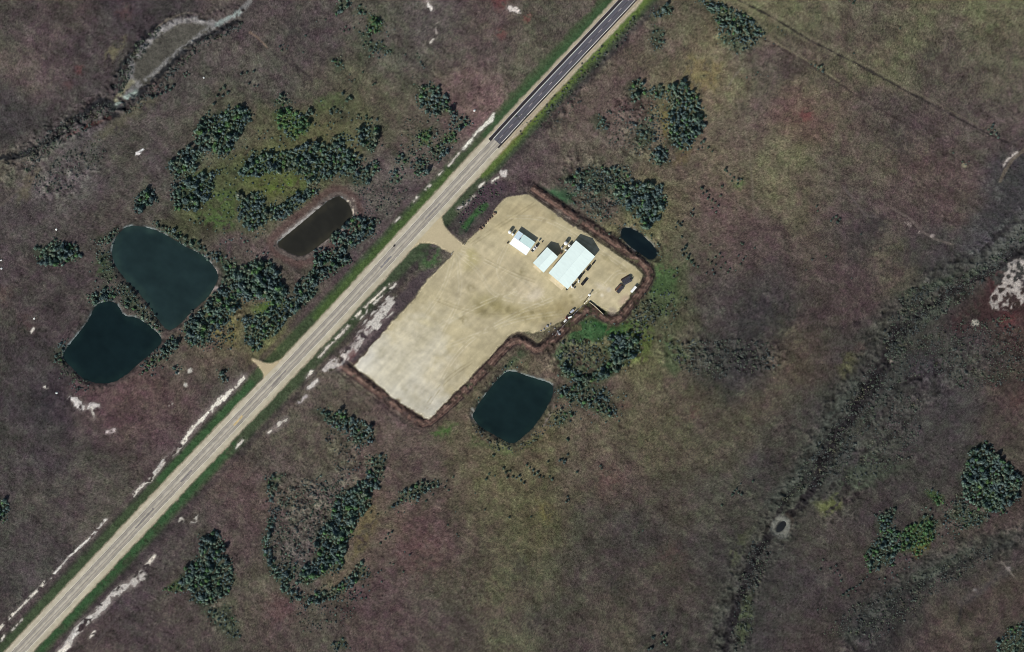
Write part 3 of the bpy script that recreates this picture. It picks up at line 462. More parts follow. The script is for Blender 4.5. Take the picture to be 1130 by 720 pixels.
blob(1076,357,4,(170,166,152),1,.9,1.5,gaps=.1); salt([(1106,184),(1112,176),(1122,168)], 2.2, (160,152,144), gaps=.2); blob(1029,260,2.4,(150,140,134),1,.8,1,gaps=.1); blob(991.5,384,3,(160,168,120),1,.8,1.5,gaps=.2); blob(984,399,2.4,(150,140,130),1,.7,1.2,gaps=.2); salt([(999,245),(1014,256)], 1.8, (142,130,122), gaps=.25)
blob(1064,183,3,(150,146,120),1,.7,1.5,gaps=.3); blob(1113,628,2.5,(150,140,136),1,.7,1.2,gaps=.2); blob(1076,651,2,(140,134,130),1,.6,1)
# pond shores: sunk banks, dark margins, pale crust on the lit north shores
PONDS = [(POND_BIG,-.9),(POND_HEART,-.9),(POND_BROWN,-.7),(POND_SQUARE,-1.0),(POND_SMALL,-.7),(POND_TINY,-.5)]
for pts, lvl in PONDS:
    w = window(pts, 40); X, Y = GX[w], GY[w]; d = poly_sd(pts, X, Y)
    dr = d + 1.4*n1[w] + 1.2*n2[w]
    big = pts is not POND_TINY and pts is not POND_SMALL
    mix(w, sstep(9, 1, dr)*(.45 if big else .3), (60,60,56))
    if pts is POND_BROWN: mix(w, sstep(16, 10, dr)*.8, (88,70,66)); mix(w, sstep(7, 4, dr)*.75, (100,92,86))
    mix(w, sstep(1.4, .3, dr)*.75, (34,36,36))
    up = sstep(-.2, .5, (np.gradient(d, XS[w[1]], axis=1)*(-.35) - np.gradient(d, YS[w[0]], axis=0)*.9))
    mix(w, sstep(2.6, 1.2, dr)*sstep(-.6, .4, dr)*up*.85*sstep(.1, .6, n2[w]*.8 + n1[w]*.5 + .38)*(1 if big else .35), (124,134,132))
    bank = sstep(5.5, -.8, d)
    H[w] = H[w]*(1-bank) + (lvl - 1.0*sstep(0, -5, d) - .12)*bank*1.0
    H[w] = np.where((d > .4) & (d < 5), np.maximum(H[w], lvl + np.minimum(.25*d, .35)), H[w])
    ROUGH[w] *= 1 - .8*sstep(3, 0, d)
salt([(384,222),(389,229),(390,236)], 1.8, (182,172,154)); salt([(388,218),(393,226),(394,234)], 1.2, (150,138,126)); salt([(312,261),(330,247),(352,229)], 3.2, (142,138,132)); salt([(389,244),(372,257),(352,272)], 1.8, (128,118,110))
paint_line(POND_BROWN + POND_BROWN[:1], 1, (84,68,66), 1, 0, 0)
salt([(237,298),(240,304)], 1.8, (176,168,160), gaps=.1); salt([(234,320),(239,318)], 3, (140,128,124), gaps=.1); salt([(521,452),(522,460),(526,466)], 2.2, (130,130,122), gaps=.1); salt([(600,470),(610,450)], 1.2, (110,100,92), gaps=.1)
salt([(694,270),(704,277)], 2.6, (150,150,142), gaps=.3); salt([(712,262),(722,272)], 1.4, (112,114,104), gaps=.1)
# road bench, drive and pad
w = window(ROAD, 40); dR = line_dist(ROAD, GX[w], GY[w]); bench = sstep(17, 10.5, dR); ditch = np.exp(-((dR-23)/5.0)**2)
H[w] = H[w]*(1-bench) + .62*bench - .7*ditch*(1-bench); ROUGH[w] *= 1 - bench*.98
mix(w, sstep(13.4, 10.4, dR + 1.0*n1[w] + 1.0*n2[w]), (172,160,138))
def flatten(pts, z, rgb, soft=1.0, rag=1.3):
    w = window(pts, 20); d = poly_sd(pts, GX[w], GY[w]); dn = d + rag*(n1[w]*.8 + n2[w]*1.0)
    m = sstep(soft, -soft, dn); mix(w, m, rgb, .05); b = sstep(3.5, -.5, d)
    H[w] = H[w]*(1-b) + z*b; ROUGH[w] = ROUGH[w]*(1-b*.99)
    return w, d, dn
flatten(TURNOUT, .60, (186,170,138)); flatten(DRIVE, .60, (188,174,142))
wP, dP, dPn = flatten(PAD, .60, (186,174,140), rag=1.8)
TAN = {}
def on_pad(x, y, r, rgb, s, rx=None, ang=0):
    X, Y = GX[wP] - x, GY[wP] - y; c, q = math.cos(ang), math.sin(ang); rx = rx or r
    u = (X*c + Y*q)/rx; v = (-X*q + Y*c)/r
    m = sstep(1.25, .2, np.sqrt(u*u + v*v) + .35*n3[wP] + .35*n2[wP])*s*sstep(.5, -1, dPn)
    mix(wP, m, rgb, .06)
for a in [(440,410,46,(214,210,196),.95,76,-.85),(470,440,22,(212,208,194),.9,36,.6),(410,395,24,(210,206,194),.9,36,-.8),(530,300,60,(190,177,148),.4),(450,385,40,(200,190,162),.75,60,-.8),(430,410,30,(204,196,172),.7,40,-.8),(480,420,26,(196,186,160),.6,40,-.8),(545,300,26,(194,180,146),.6),(585,320,18,(200,186,158),.6),
          (540,335,15,(152,142,100),.75,24,.2),(535,342,8,(138,128,92),.6,12,.5),(566,345,12,(160,148,104),.55,26,.2),(600,345,18,(156,142,100),.65,30,-.3),(625,340,14,(150,136,98),.65,20,-.4),(520,290,14,(160,150,100),.55,10,.4),(520,280,8,(156,148,98),.5),
          (600,232,14,(168,156,124),.6,26,.6),(560,240,16,(186,172,134),.6,30,-.7),(590,240,14,(194,178,140),.5,30,.6),(680,300,14,(180,166,130),.5,30,.7),(668,325,12,(196,182,150),.6,16,.5),(662,316,4,(212,200,172),.8,8,.6),(672,320,3,(212,202,180),.8),(664,326,2.2,(226,216,190),.8),
          (620,358,10,(128,118,96),.75,16,-.6),(604,362,8,(124,114,96),.6,12,0),(616,368,3,(170,164,150),.7,7,-.9),(590,326,7,(206,194,172),.6,12,-.4),(470,356,5,(210,198,160),.7,12,.3),(470,300,6,(206,188,150),.5),(575,360,8,(200,186,148),.6,14,.2),(505,350,5,(212,200,164),.6,12,-.9),
          (646,336,6,(140,130,92),.6),(632,334,3,(126,116,80),.6),(630,327,2.4,(124,114,80),.5),(660,322,2.4,(122,112,70),.6),(703,302,6,(150,140,100),.5,10,.7),(690,332,6,(168,140,128),.5,10,-.9),(686,296,3,(140,128,90),.4,14,.65),(668,284,3,(140,130,92),.4,12,.65),(640,262,3,(146,134,98),.5,14,.65),
          (470,372,9,(170,160,128),.4,40,-.85),(500,400,6,(172,160,132),.45,40,-.85),(420,392,5,(172,164,138),.45,16,-.8),(455,440,8,(174,166,140),.45,20,.7)]: on_pad(*a)
def track(pts, s_=.5, c=(206,196,168), wd_=1.1):
    for o_ in (-1.6, 1.6): paint_line(offset(smooth(pts, 3, False), o_), wd_, c, .6, s_, .4, gaps=.12)
for p_ in [[(505,280),(530,300),(545,330),(600,335)],[(508,278),(540,290),(580,310),(600,330)],[(500,285),(490,320),(460,360),(430,400)],[(505,284),(510,330),(480,380),(470,440)],[(610,330),(560,350),(510,380),(480,430)],[(600,320),(570,330),(545,300),(560,270)],[(560,240),(600,240),(640,262),(690,296)],[(640,330),(665,318),(680,300),(690,300)],[(620,345),(570,352),(520,372),(450,400)],[(430,380),(470,370),(520,340),(570,320)]]:
    track(p_, .55); 
for p_ in [[(512,274),(560,300),(590,310)],[(480,330),(520,345),(580,345),(625,335)],[(520,270),(550,250),(590,225)],[(520,400),(490,420),(470,450)]]: track(p_, .5, (150,138,104), 1.3)
for x_, y_, r_ in [(548,338,5),(530,346,4),(562,342,4),(602,350,5),(618,344,4),(586,346,3),(640,340,3),(512,352,4),(520,318,4),(575,300,3),(610,240,3),(655,270,3)]: blob(x_, y_, r_, (130,120,84), r_*.8, .6, r_*.6, gaps=.1)
st = fbm((GX[wP]*.68 - GY[wP]*.73)/7.0, (GX[wP]*.73 + GY[wP]*.68), 4.0, 131, 3)    # tyre streaks along the yard
st2 = fbm((GX[wP]*.9 + GY[wP]*.43)/6.0, (-GX[wP]*.43 + GY[wP]*.9), 5.0, 171, 3)
COL[wP] *= 1 + (sstep(1, -1, dPn)*(.17*st + .14*st2 + .14*n3[wP] + .09*n1[wP]))[..., None]
edge = sstep(-6, -.5, dPn)*sstep(.8, -.5, dPn); mix(wP, edge*.35*sstep(-.2, .6, n2[wP]+n1[wP]*.5), (134,124,92))
blob(676,344,4,(150,138,124),1.5,.6,1.5)

cover = np.clip(ROUGH*7, 0, 1)
COL *= (1 - .13*cover*sstep(560, 900, GX)*sstep(260, 420, GY) + .05*cover*sstep(300, 100, GY)*sstep(200, 600, GX))[..., None]
COL *= (1 + cover*(.06*n2 + .12*hk[..., 0] - .08*sstep(.05, .3, fbm(GX, GY, 9.0, 701, 4, .7)) + .08*sstep(.1, .35, fbm(GX, GY, 7.0, 741, 4, .7))))[..., None]
# tussock relief
gr = RNG.normal(size=GX.shape)
gr = (gr + np.roll(gr, 1, 0) + np.roll(gr, 1, 1) + np.roll(np.roll(gr, 1, 0), 1, 1))/2.0
H += ROUGH*(.52*gr + .75*n1 + .6*ns)
COL *= (1 + np.clip(ROUGH*4, 0, 1)*.06*gr)[..., None]
COL *= (1 - np.clip(ROUGH*6, 0, 1)*.04)[..., None]
COL = np.clip(COL, .004, .85)

def height(px, py):
    i = int(np.clip(np.searchsorted(XS, px), 1, NX-1)); j = int(np.clip(np.searchsorted(YS, py), 1, NY-1))
    return float(min(H[j, i], H[j-1, i], H[j, i-1], H[j-1, i-1]))
def gcol(px, py):
    i = int(np.clip(np.searchsorted(XS, px), 0, NX-1)); j = int(np.clip(np.searchsorted(YS, py), 0, NY-1)); return COL[j, i]

# ------------------------------------------------------------------ materials
def mat(name):
    m = bpy.data.materials.new(name); m.use_nodes = True
    return m, m.node_tree, m.node_tree.nodes['Principled BSDF']
def tint_mat(name, rgb, rough=.6, var=.12, scale=.8, metal=0.0, spec=.3, dirt=None):
    """a painted or natural surface with uneven tone (albedo given as linear values)"""
    m, t, b = mat(name); L = t.links; N = t.nodes
    g = N.new('ShaderNodeNewGeometry'); n = N.new('ShaderNodeTexNoise'); n.inputs['Scale'].default_value = scale; n.inputs['Detail'].default_value = 5
    L.new(g.outputs['Position'], n.inputs['Vector'])
    r = N.new('ShaderNodeMapRange'); r.inputs[1].default_value = .3; r.inputs[2].default_value = .7; r.inputs[3].default_value = 1-var; r.inputs[4].default_value = 1+var
    L.new(n.outputs[0], r.inputs[0])
    v = N.new('ShaderNodeVectorMath'); v.operation = 'SCALE'; v.inputs[0].default_value = rgb; L.new(r.outputs[0], v.inputs['Scale'])
    L.new(v.outputs[0], b.inputs['Base Color']); b.inputs['Roughness'].default_value = rough; b.inputs['Metallic'].default_value = metal
    b.inputs['Specular IOR Level'].default_value = spec
    return m
def ground_mat(name, lo, hi, bump, fine):
    m, t, b = mat(name); L = t.links; N = t.nodes
    a = N.new('ShaderNodeAttribute'); a.attribute_name = 'soil'
    g = N.new('ShaderNodeNewGeometry')
    n = N.new('ShaderNodeTexNoise'); n.inputs['Scale'].default_value = fine; n.inputs['Detail'].default_value = 6; n.inputs['Roughness'].default_value = .75
    L.new(g.outputs['Position'], n.inputs['Vector'])
    r = N.new('ShaderNodeMapRange'); r.inputs[1].default_value = .3; r.inputs[2].default_value = .7; r.inputs[3].default_value = lo; r.inputs[4].default_value = hi
    L.new(n.outputs[0], r.inputs[0])
    v = N.new('ShaderNodeVectorMath'); v.operation = 'SCALE'; L.new(a.outputs['Color'], v.inputs[0]); L.new(r.outputs[0], v.inputs['Scale'])
    L.new(v.outputs[0], b.inputs['Base Color']); b.inputs['Roughness'].default_value = .95; b.inputs['Specular IOR Level'].default_value = .08
    if bump:
        bm_ = N.new('ShaderNodeBump'); bm_.inputs['Strength'].default_value = bump; bm_.inputs['Distance'].default_value = .25
        L.new(n.outputs[0], bm_.inputs['Height']); L.new(bm_.outputs[0], b.inputs['Normal'])
    return m
M_GROUND = ground_mat('prairie soil and grass', .62, 1.55, .8, .95)
M_GRAVEL = ground_mat('tan gravel', .93, 1.07, .12, 1.1)
def leaf_mat(name, a, bcol, c):
    m, t, b = mat(name); L = t.links; N = t.nodes
    g = N.new('ShaderNodeNewGeometry')
    n = N.new('ShaderNodeTexNoise'); n.inputs['Scale'].default_value = .28; n.inputs['Detail'].default_value = 4; n.inputs['Roughness'].default_value = .8
    L.new(g.outputs['Position'], n.inputs['Vector'])
    r = N.new('ShaderNodeValToRGB'); e = r.color_ramp.elements
    e[0].position = .36; e[0].color = (*a, 1); e[1].position = .66; e[1].color = (*c, 1); k = e.new(.5); k.color = (*bcol, 1)
    n2_ = N.new('ShaderNodeTexNoise'); n2_.inputs['Scale'].default_value = .11; n2_.inputs['Detail'].default_value = 3; L.new(g.outputs['Position'], n2_.inputs['Vector'])
    r2 = N.new('ShaderNodeValToRGB'); e = r2.color_ramp.elements
    e[0].position = .34; e[0].color = (.72,.80,.86,1); e[1].position = .68; e[1].color = (1.25,1.05,.80,1); k = e.new(.46); k.color = (.95,1.0,.98,1); k = e.new(.57); k.color = (.95,1.12,.85,1)
    L.new(n2_.outputs[0], r2.inputs[0]); mx = N.new('ShaderNodeVectorMath'); mx.operation = 'MULTIPLY'
    L.new(n.outputs[0], r.inputs[0]); L.new(r.outputs[0], mx.inputs[0]); L.new(r2.outputs[0], mx.inputs[1]); L.new(mx.outputs[0], b.inputs['Base Color'])
    b.inputs['Roughness'].default_value = .7; b.inputs['Specular IOR Level'].default_value = .25
    return m
M_LEAF = leaf_mat('grey green leaves', (.036,.060,.057), (.094,.134,.124), (.23,.28,.262))
M_LEAF_GREEN = leaf_mat('green leaves', (.045,.085,.045), (.085,.155,.075), (.14,.24,.11))
M_BARK = tint_mat('grey bark', (.10,.085,.07), .9, .3, 3)
M_SHRUB = leaf_mat('dark shrub leaves', (.035,.055,.048), (.065,.09,.078), (.14,.165,.145))

# ------------------------------------------------------------------ object helpers
def tag(o, label=None, cat=None, group=None, kind=None):
    if label: o['label'] = label
    if cat: o['category'] = cat
    if group: o['group'] = group
    if kind: o['kind'] = kind
    return o
def thing(name, label, cat, px, py, z=None, rot=0, group=None):
    o = bpy.data.objects.new(name, None); COLL.objects.link(o); o.empty_display_size = .5
    x, y = W(px, py); o.location = (x, y, height(px, py) if z is None else z); o.rotation_euler = (0, 0, rot)
    return tag(o, label, cat, group)
def np_mesh(name, verts, faces4, material, smooth_=False, attr=None):
    me = bpy.data.meshes.new(name); v = np.asarray(verts, np.float32); f = np.asarray(faces4, np.int32); k = f.shape[1]
    me.vertices.add(len(v)); me.vertices.foreach_set('co', v.ravel())
    me.loops.add(f.size); me.loops.foreach_set('vertex_index', f.ravel())
    me.polygons.add(len(f)); me.polygons.foreach_set('loop_start', np.arange(len(f), dtype=np.int32)*k)
    me.polygons.foreach_set('loop_total', np.full(len(f), k, np.int32))
    if smooth_: me.polygons.foreach_set('use_smooth', np.ones(len(f), bool))
    me.update(calc_edges=True)
    if attr is not None:
        ca = me.color_attributes.new('soil', 'FLOAT_COLOR', 'POINT'); c4 = np.ones((len(v), 4), np.float32); c4[:, :3] = attr
        ca.data.foreach_set('color', c4.ravel())
    me.materials.append(material)
    return me
def link(name, me, parent=None):
    o = bpy.data.objects.new(name, me); COLL.objects.link(o)
    if parent is not None: o.parent = parent
    return o
class MB:
    def __init__(s): s.v = []; s.f = []
    def add(s, vs, fs):
        k = len(s.v); s.v += [tuple(p) for p in vs]; s.f += [tuple(i+k for i in f) for f in fs]; return s
    def box(s, x0, y0, z0, x1, y1, z1):
        return s.add([(x0,y0,z0),(x1,y0,z0),(x1,y1,z0),(x0,y1,z0),(x0,y0,z1),(x1,y0,z1),(x1,y1,z1),(x0,y1,z1)],
                     [(3,2,1,0),(4,5,6,7),(0,1,5,4),(1,2,6,5),(2,3,7,6),(3,0,4,7)])
    def prism(s, prof, y0, y1):                      # profile in x,z drawn along y
        n = len(prof); vs = [(x, y0, z) for x, z in prof] + [(x, y1, z) for x, z in prof]
        fs = [tuple(range(n)), tuple(range(2*n-1, n-1, -1))] + [(i, i+n, (i+1) % n + n, (i+1) % n) for i in range(n)]
        return s.add(vs, fs)
    def tube(s, a, b, r0, r1=None, n=10, cap=True):
        r1 = r0 if r1 is None else r1; a = Vector(a); b = Vector(b); d = (b-a).normalized(); q = d.to_track_quat('Z', 'Y').to_matrix()
        vs = [a + q @ Vector((r0*math.cos(2*math.pi*i/n), r0*math.sin(2*math.pi*i/n), 0)) for i in range(n)] + \
             [b + q @ Vector((r1*math.cos(2*math.pi*i/n), r1*math.sin(2*math.pi*i/n), 0)) for i in range(n)]
        fs = [(i, (i+1) % n, (i+1) % n + n, i+n) for i in range(n)]
        if cap: fs += [tuple(range(n-1, -1, -1)), tuple(range(n, 2*n))]
        return s.add(vs, fs)
    def lathe(s, prof, n=18, cx=0, cy=0):
        vs = [(cx + r*math.cos(2*math.pi*i/n), cy + r*math.sin(2*math.pi*i/n), z) for r, z in prof for i in range(n)]
        fs = [(k*n+i, k*n+(i+1) % n, (k+1)*n+(i+1) % n, (k+1)*n+i) for k in range(len(prof)-1) for i in range(n)]
        fs += [tuple(range(n-1, -1, -1)), tuple(range((len(prof)-1)*n, len(prof)*n))]
        return s.add(vs, fs)
    def mesh(s, name, m, smooth_=False):
        me = bpy.data.meshes.new(name); me.from_pydata(s.v, [], s.f); me.update()
        if smooth_: me.polygons.foreach_set('use_smooth', [True]*len(me.polygons))
        me.materials.append(m); return me
    def obj(s, name, m, parent=None, smooth_=False): return link(name, s.mesh(name, m, smooth_), parent)

# ------------------------------------------------------------------ ground, pad, drive, water, road
VX = (GX - 565)*S; VY = (360 - GY)*S
idx = np.arange(NX*NY).reshape(NY, NX)
quads = np.stack([idx[1:, :-1], idx[1:, 1:], idx[:-1, 1:], idx[:-1, :-1]], -1).reshape(-1, 4)
me = np_mesh('ground', np.stack([VX, VY, H], -1).reshape(-1, 3), quads, M_GROUND, False, COL.reshape(-1, 3))
tag(link('ground', me), kind='structure')
def sheet(name, pts, lift, inset):
    w = window(pts, 10); d = poly_sd(pts, GX[w], GY[w]) + 1.3*(n1[w]*.8 + n2[w]*1.0)
    keep = (d < -inset); cell = keep[:-1, :-1] & keep[1:, :-1] & keep[:-1, 1:] & keep[1:, 1:]
    loc = np.arange(d.size).reshape(d.shape)
    q = np.stack([loc[1:, :-1], loc[1:, 1:], loc[:-1, 1:], loc[:-1, :-1]], -1)[cell]
    used = np.unique(q); remap = np.zeros(d.size, np.int64); remap[used] = np.arange(len(used))
    v = np.stack([VX[w], VY[w], H[w] + lift], -1).reshape(-1, 3)[used]
    o = link(name, np_mesh(name, v, remap[q], M_GRAVEL, True, COL[w].reshape(-1, 3)[used])); tag(o, kind='structure'); return o
sheet('gravel_pad', PAD, .03, 1.0); sheet('driveway', DRIVE, .05, .8); sheet('turnout', TURNOUT, .04, .8)

def water_mat(name):
    m, t, b = mat(name); L = t.links; N = t.nodes
    g = N.new('ShaderNodeNewGeometry'); n = N.new('ShaderNodeTexNoise'); n.inputs['Scale'].default_value = .09; n.inputs['Detail'].default_value = 6
    L.new(g.outputs['Position'], n.inputs['Vector'])
    r = N.new('ShaderNodeMapRange'); r.inputs[1].default_value = .3; r.inputs[2].default_value = .7; r.inputs[3].default_value = .86; r.inputs[4].default_value = 1.14
    L.new(n.outputs[0], r.inputs[0])
    v = N.new('ShaderNodeVectorMath'); v.operation = 'SCALE'; at = N.new('ShaderNodeAttribute'); at.attribute_name = 'soil'; L.new(at.outputs['Color'], v.inputs[0]); L.new(r.outputs[0], v.inputs['Scale']); L.new(v.outputs[0], b.inputs['Base Color'])
    b.inputs['Roughness'].default_value = .12; b.inputs['IOR'].default_value = 1.33
    w_ = N.new('ShaderNodeTexNoise'); w_.inputs['Scale'].default_value = .8; w_.inputs['Detail'].default_value = 4; L.new(g.outputs['Position'], w_.inputs['Vector'])
    bp = N.new('ShaderNodeBump'); bp.inputs['Strength'].default_value = .12; bp.inputs['Distance'].default_value = .1; L.new(w_.outputs[0], bp.inputs['Height']); L.new(bp.outputs[0], b.inputs['Normal'])
    return m
WATER = water_mat('pond water')
def pond(pts, lvl, rgb):
    w = window(pts, 8); d = poly_sd(pts, GX[w], GY[w]); keep = d < 2.4; cell = keep[:-1, :-1] & keep[1:, :-1] & keep[:-1, 1:] & keep[1:, 1:]
    loc = np.arange(d.size).reshape(d.shape); q = np.stack([loc[1:, :-1], loc[1:, 1:], loc[:-1, 1:], loc[:-1, :-1]], -1)[cell]
    used = np.unique(q); remap = np.zeros(d.size, np.int64); remap[used] = np.arange(len(used))
    silt = sstep(-9, 0, d + 2.5*n2[w] + 3*n3[w]); c = np.asarray(rgb)[None, None, :]*(1 + .16*n3[w] + .10*n2[w] + .22*pc[w])[..., None]
    c = c*(1 + silt[..., None]*np.array([.55, .50, .30])*(.6 + .7*n2[w])[..., None])
    v = np.stack([VX[w], VY[w], np.full(d.shape, lvl)], -1).reshape(-1, 3)[used]
    tag(link('pond_water', np_mesh('pond_water', v, remap[q], WATER, False, np.clip(c, .003, .3).reshape(-1, 3)[used])), kind='structure')
pond(POND_BIG, -.9, alb(31,46,46)); pond(POND_HEART, -.9, alb(17,31,32)); pond(POND_BROWN, -.7, alb(42,41,35)); pond(POND_SQUARE, -1.0, alb(21,36,36)); pond(POND_SMALL, -.7, alb(14,24,28)); pond(POND_TINY, -.5, alb(30,32,34))

def dense(pts, step=2.0):
    out = []
    p = smooth(pts, 2, False)
    for (ax, ay), (bx, by) in zip(p[:-1], p[1:]):
        n = max(1, int(math.hypot(bx-ax, by-ay)/step))
        out += [(ax+(bx-ax)*k/n, ay+(by-ay)*k/n) for k in range(n)]
    return out + [p[-1]]
RD = dense(ROAD)
def ribbon(name, pts, o0, o1, z, m, kind='structure', rag=0.0):
    """strip between two sideways offsets (metres, + is south-east)"""
    a = [W(*p) for p in offset(pts, o0/S)]; b = [W(*p) for p in offset(pts, o1/S)]
    if rag:
        a = [(x + rag*random.uniform(-1, 1), y + rag*random.uniform(-1, 1)) for x, y in a]; b = [(x + rag*random.uniform(-1, 1), y + rag*random.uniform(-1, 1)) for x, y in b]
    v = [(x, y, z) for x, y in a] + [(x, y, z) for x, y in b]; n = len(a)
    f = [(i, i+n, i+n+1, i+1) for i in range(n-1)]
    me = bpy.data.meshes.new(name); me.from_pydata(v, [], f); me.update()
    uv = me.uv_layers.new(name='UVMap'); L_ = [0.0]
    for i in range(1, n): L_.append(L_[-1] + math.hypot(a[i][0]-a[i-1][0], a[i][1]-a[i-1][1]))
    for lp in me.loops:
        vi = lp.vertex_index; uv.data[lp.index].uv = (0 if vi < n else 1, L_[vi % n])
    me.materials.append(m); o = link(name, me); return tag(o, kind=kind)
def road_mat(name, stops, var=.08, long_scale=.02):
    """tone across the carriageway (worn wheel paths, seams) with streaks along it"""
    m, t, b = mat(name); L = t.links; N = t.nodes
    u = N.new('ShaderNodeTexCoord'); sp = N.new('ShaderNodeSeparateXYZ'); L.new(u.outputs['UV'], sp.inputs[0])
    mp = N.new('ShaderNodeMapping'); mp.inputs['Scale'].default_value = (6, long_scale*2, 1); L.new(u.outputs['UV'], mp.inputs[0])
    n = N.new('ShaderNodeTexNoise'); n.inputs['Scale'].default_value = 1.0; n.inputs['Detail'].default_value = 6; L.new(mp.outputs[0], n.inputs['Vector'])
    g = N.new('ShaderNodeNewGeometry'); n2_ = N.new('ShaderNodeTexNoise'); n2_.inputs['Scale'].default_value = .35; n2_.inputs['Detail'].default_value = 6; L.new(g.outputs['Position'], n2_.inputs['Vector'])
    ad = N.new('ShaderNodeMath'); ad.operation = 'MULTIPLY_ADD'; ad.inputs[1].default_value = .05; L.new(n2_.outputs[0], ad.inputs[0]); L.new(sp.outputs[0], ad.inputs[2])
    sb = N.new('ShaderNodeMath'); sb.operation = 'SUBTRACT'; sb.inputs[1].default_value = .025; L.new(ad.outputs[0], sb.inputs[0])
    r = N.new('ShaderNodeValToRGB'); e = r.color_ramp.elements
    while len(e) > 1: e.remove(e[-1])
    for i, (p, c) in enumerate(stops):
        k = e[0] if i == 0 else e.new(p); k.position = p; k.color = (*alb(*c), 1)
    L.new(sb.outputs[0], r.inputs[0])
    mu = N.new('ShaderNodeMath'); mu.operation = 'ADD'; L.new(n.outputs[0], mu.inputs[0]); L.new(n2_.outputs[0], mu.inputs[1])
    mr = N.new('ShaderNodeMapRange'); mr.inputs[1].default_value = .7; mr.inputs[2].default_value = 1.3; mr.inputs[3].default_value = 1-var; mr.inputs[4].default_value = 1+var; L.new(mu.outputs[0], mr.inputs[0])
    v = N.new('ShaderNodeVectorMath'); v.operation = 'SCALE'; L.new(r.outputs[0], v.inputs[0]); L.new(mr.outputs[0], v.inputs['Scale'])
    L.new(v.outputs[0], b.inputs['Base Color']); b.inputs['Roughness'].default_value = .9; b.inputs['Specular IOR Level'].default_value = .15
    return m
def yspan(y0, y1): return [p for p in RD if y0 <= p[1] <= y1]
TANR = (188,178,156)
M_SEAL = road_mat('worn chip seal', [(0,(186,176,154)),(.20,(190,181,160)),(.235,(206,200,186)),(.25,(120,114,106)),(.28,(168,160,146)),(.36,(146,140,132)),(.43,(176,168,152)),(.495,(190,182,164)),(.52,(150,142,134)),(.60,(176,168,150)),(.66,(148,142,134)),(.71,(170,162,148)),(.735,(126,120,110)),(.755,(210,204,190)),(.79,(188,180,158)),(1,(182,172,148))], .17)
gravel_part = [p for p in RD if p[1] >= 156.5]; paved_part = [p for p in RD if p[1] <= 158]
M_SHO = road_mat('gravel shoulder', [(0,(176,164,138)),(.5,(190,180,158)),(1,(170,158,132))], .2)
ribbon('road_shoulder', RD, -6.0, 5.6, .68, M_SHO, rag=.15)
ribbon('gravel_road', gravel_part, -6.5, 6.5, .72, M_SEAL, rag=.18)
M_ASPH = road_mat('asphalt lanes', [(0,(74,74,80)),(.18,(92,92,99)),(.28,(84,84,92)),(.38,(96,95,101)),(.5,(78,76,80)),(.64,(94,93,99)),(.74,(84,83,90)),(.85,(94,93,98)),(1,(72,70,74))], .10)
M_NEW = road_mat('fresh asphalt', [(0,(56,52,53)),(1,(50,48,50))], .10)
ribbon('paved_road', [p for p in RD if p[1] <= 157.5], -3.0, 3.0, .74, M_ASPH)
ribbon('paved_shoulder', [p for p in RD if p[1] <= 160], -5.2, -3.0, .74, M_NEW)
ribbon('paved_shoulder', [p for p in RD if p[1] <= 161], 3.0, 4.1, .74, M_NEW)
M_PAINT = tint_mat('road paint', tuple(alb(214,210,204)), .7, .15, .9)
M_PAINT2 = tint_mat('worn road paint', tuple(alb(176,168,164)), .7, .2, .9)
for nm, o, wd, mm, top in [('edge_line',-5.25,.34,M_PAINT2,158.5),('edge_line',-2.9,.42,M_PAINT,157.5),('edge_line',2.95,.40,M_PAINT,156)]:
    ribbon(nm, [p for p in RD if p[1] <= top], o-wd/2, o+wd/2, .765, mm)
cum = 0; dash = []; last = None
pp = [p for p in reversed([q for q in dense(ROAD, .8) if q[1] <= 153])]
pp = list(reversed(pp)); L0 = 0; seg = []
for i, p in enumerate(pp):
    if i: L0 += math.hypot(p[0]-pp[i-1][0], p[1]-pp[i-1][1])*S
    ph = (L0 + 0.5) % 9.6
    if ph < 3.6: seg.append(p)
    elif len(seg) > 2:
        ribbon('lane_dash', seg, -.17, .17, .765, M_PAINT2); seg = []
    else: seg = []
# patches worn through the seal on the gravel road
for x0, y0, x1, y1, c in [(258,470,268,459,(196,172,126)),(200,532,212,519,(128,122,118)),(420,296,432,283,(132,128,126)),(150,583,170,561,(130,124,118)),(300,427,316,409,(134,128,120)),(470,242,486,225,(138,132,126))]:
    mm = tint_mat('road patch', tuple(alb(*c)), .9, .2, .5); ribbon('road_patch', dense([(x0,y0),((x0+x1)/2,(y0+y1)/2),(x1,y1)]), -.7, .5, .735, mm, rag=.2)

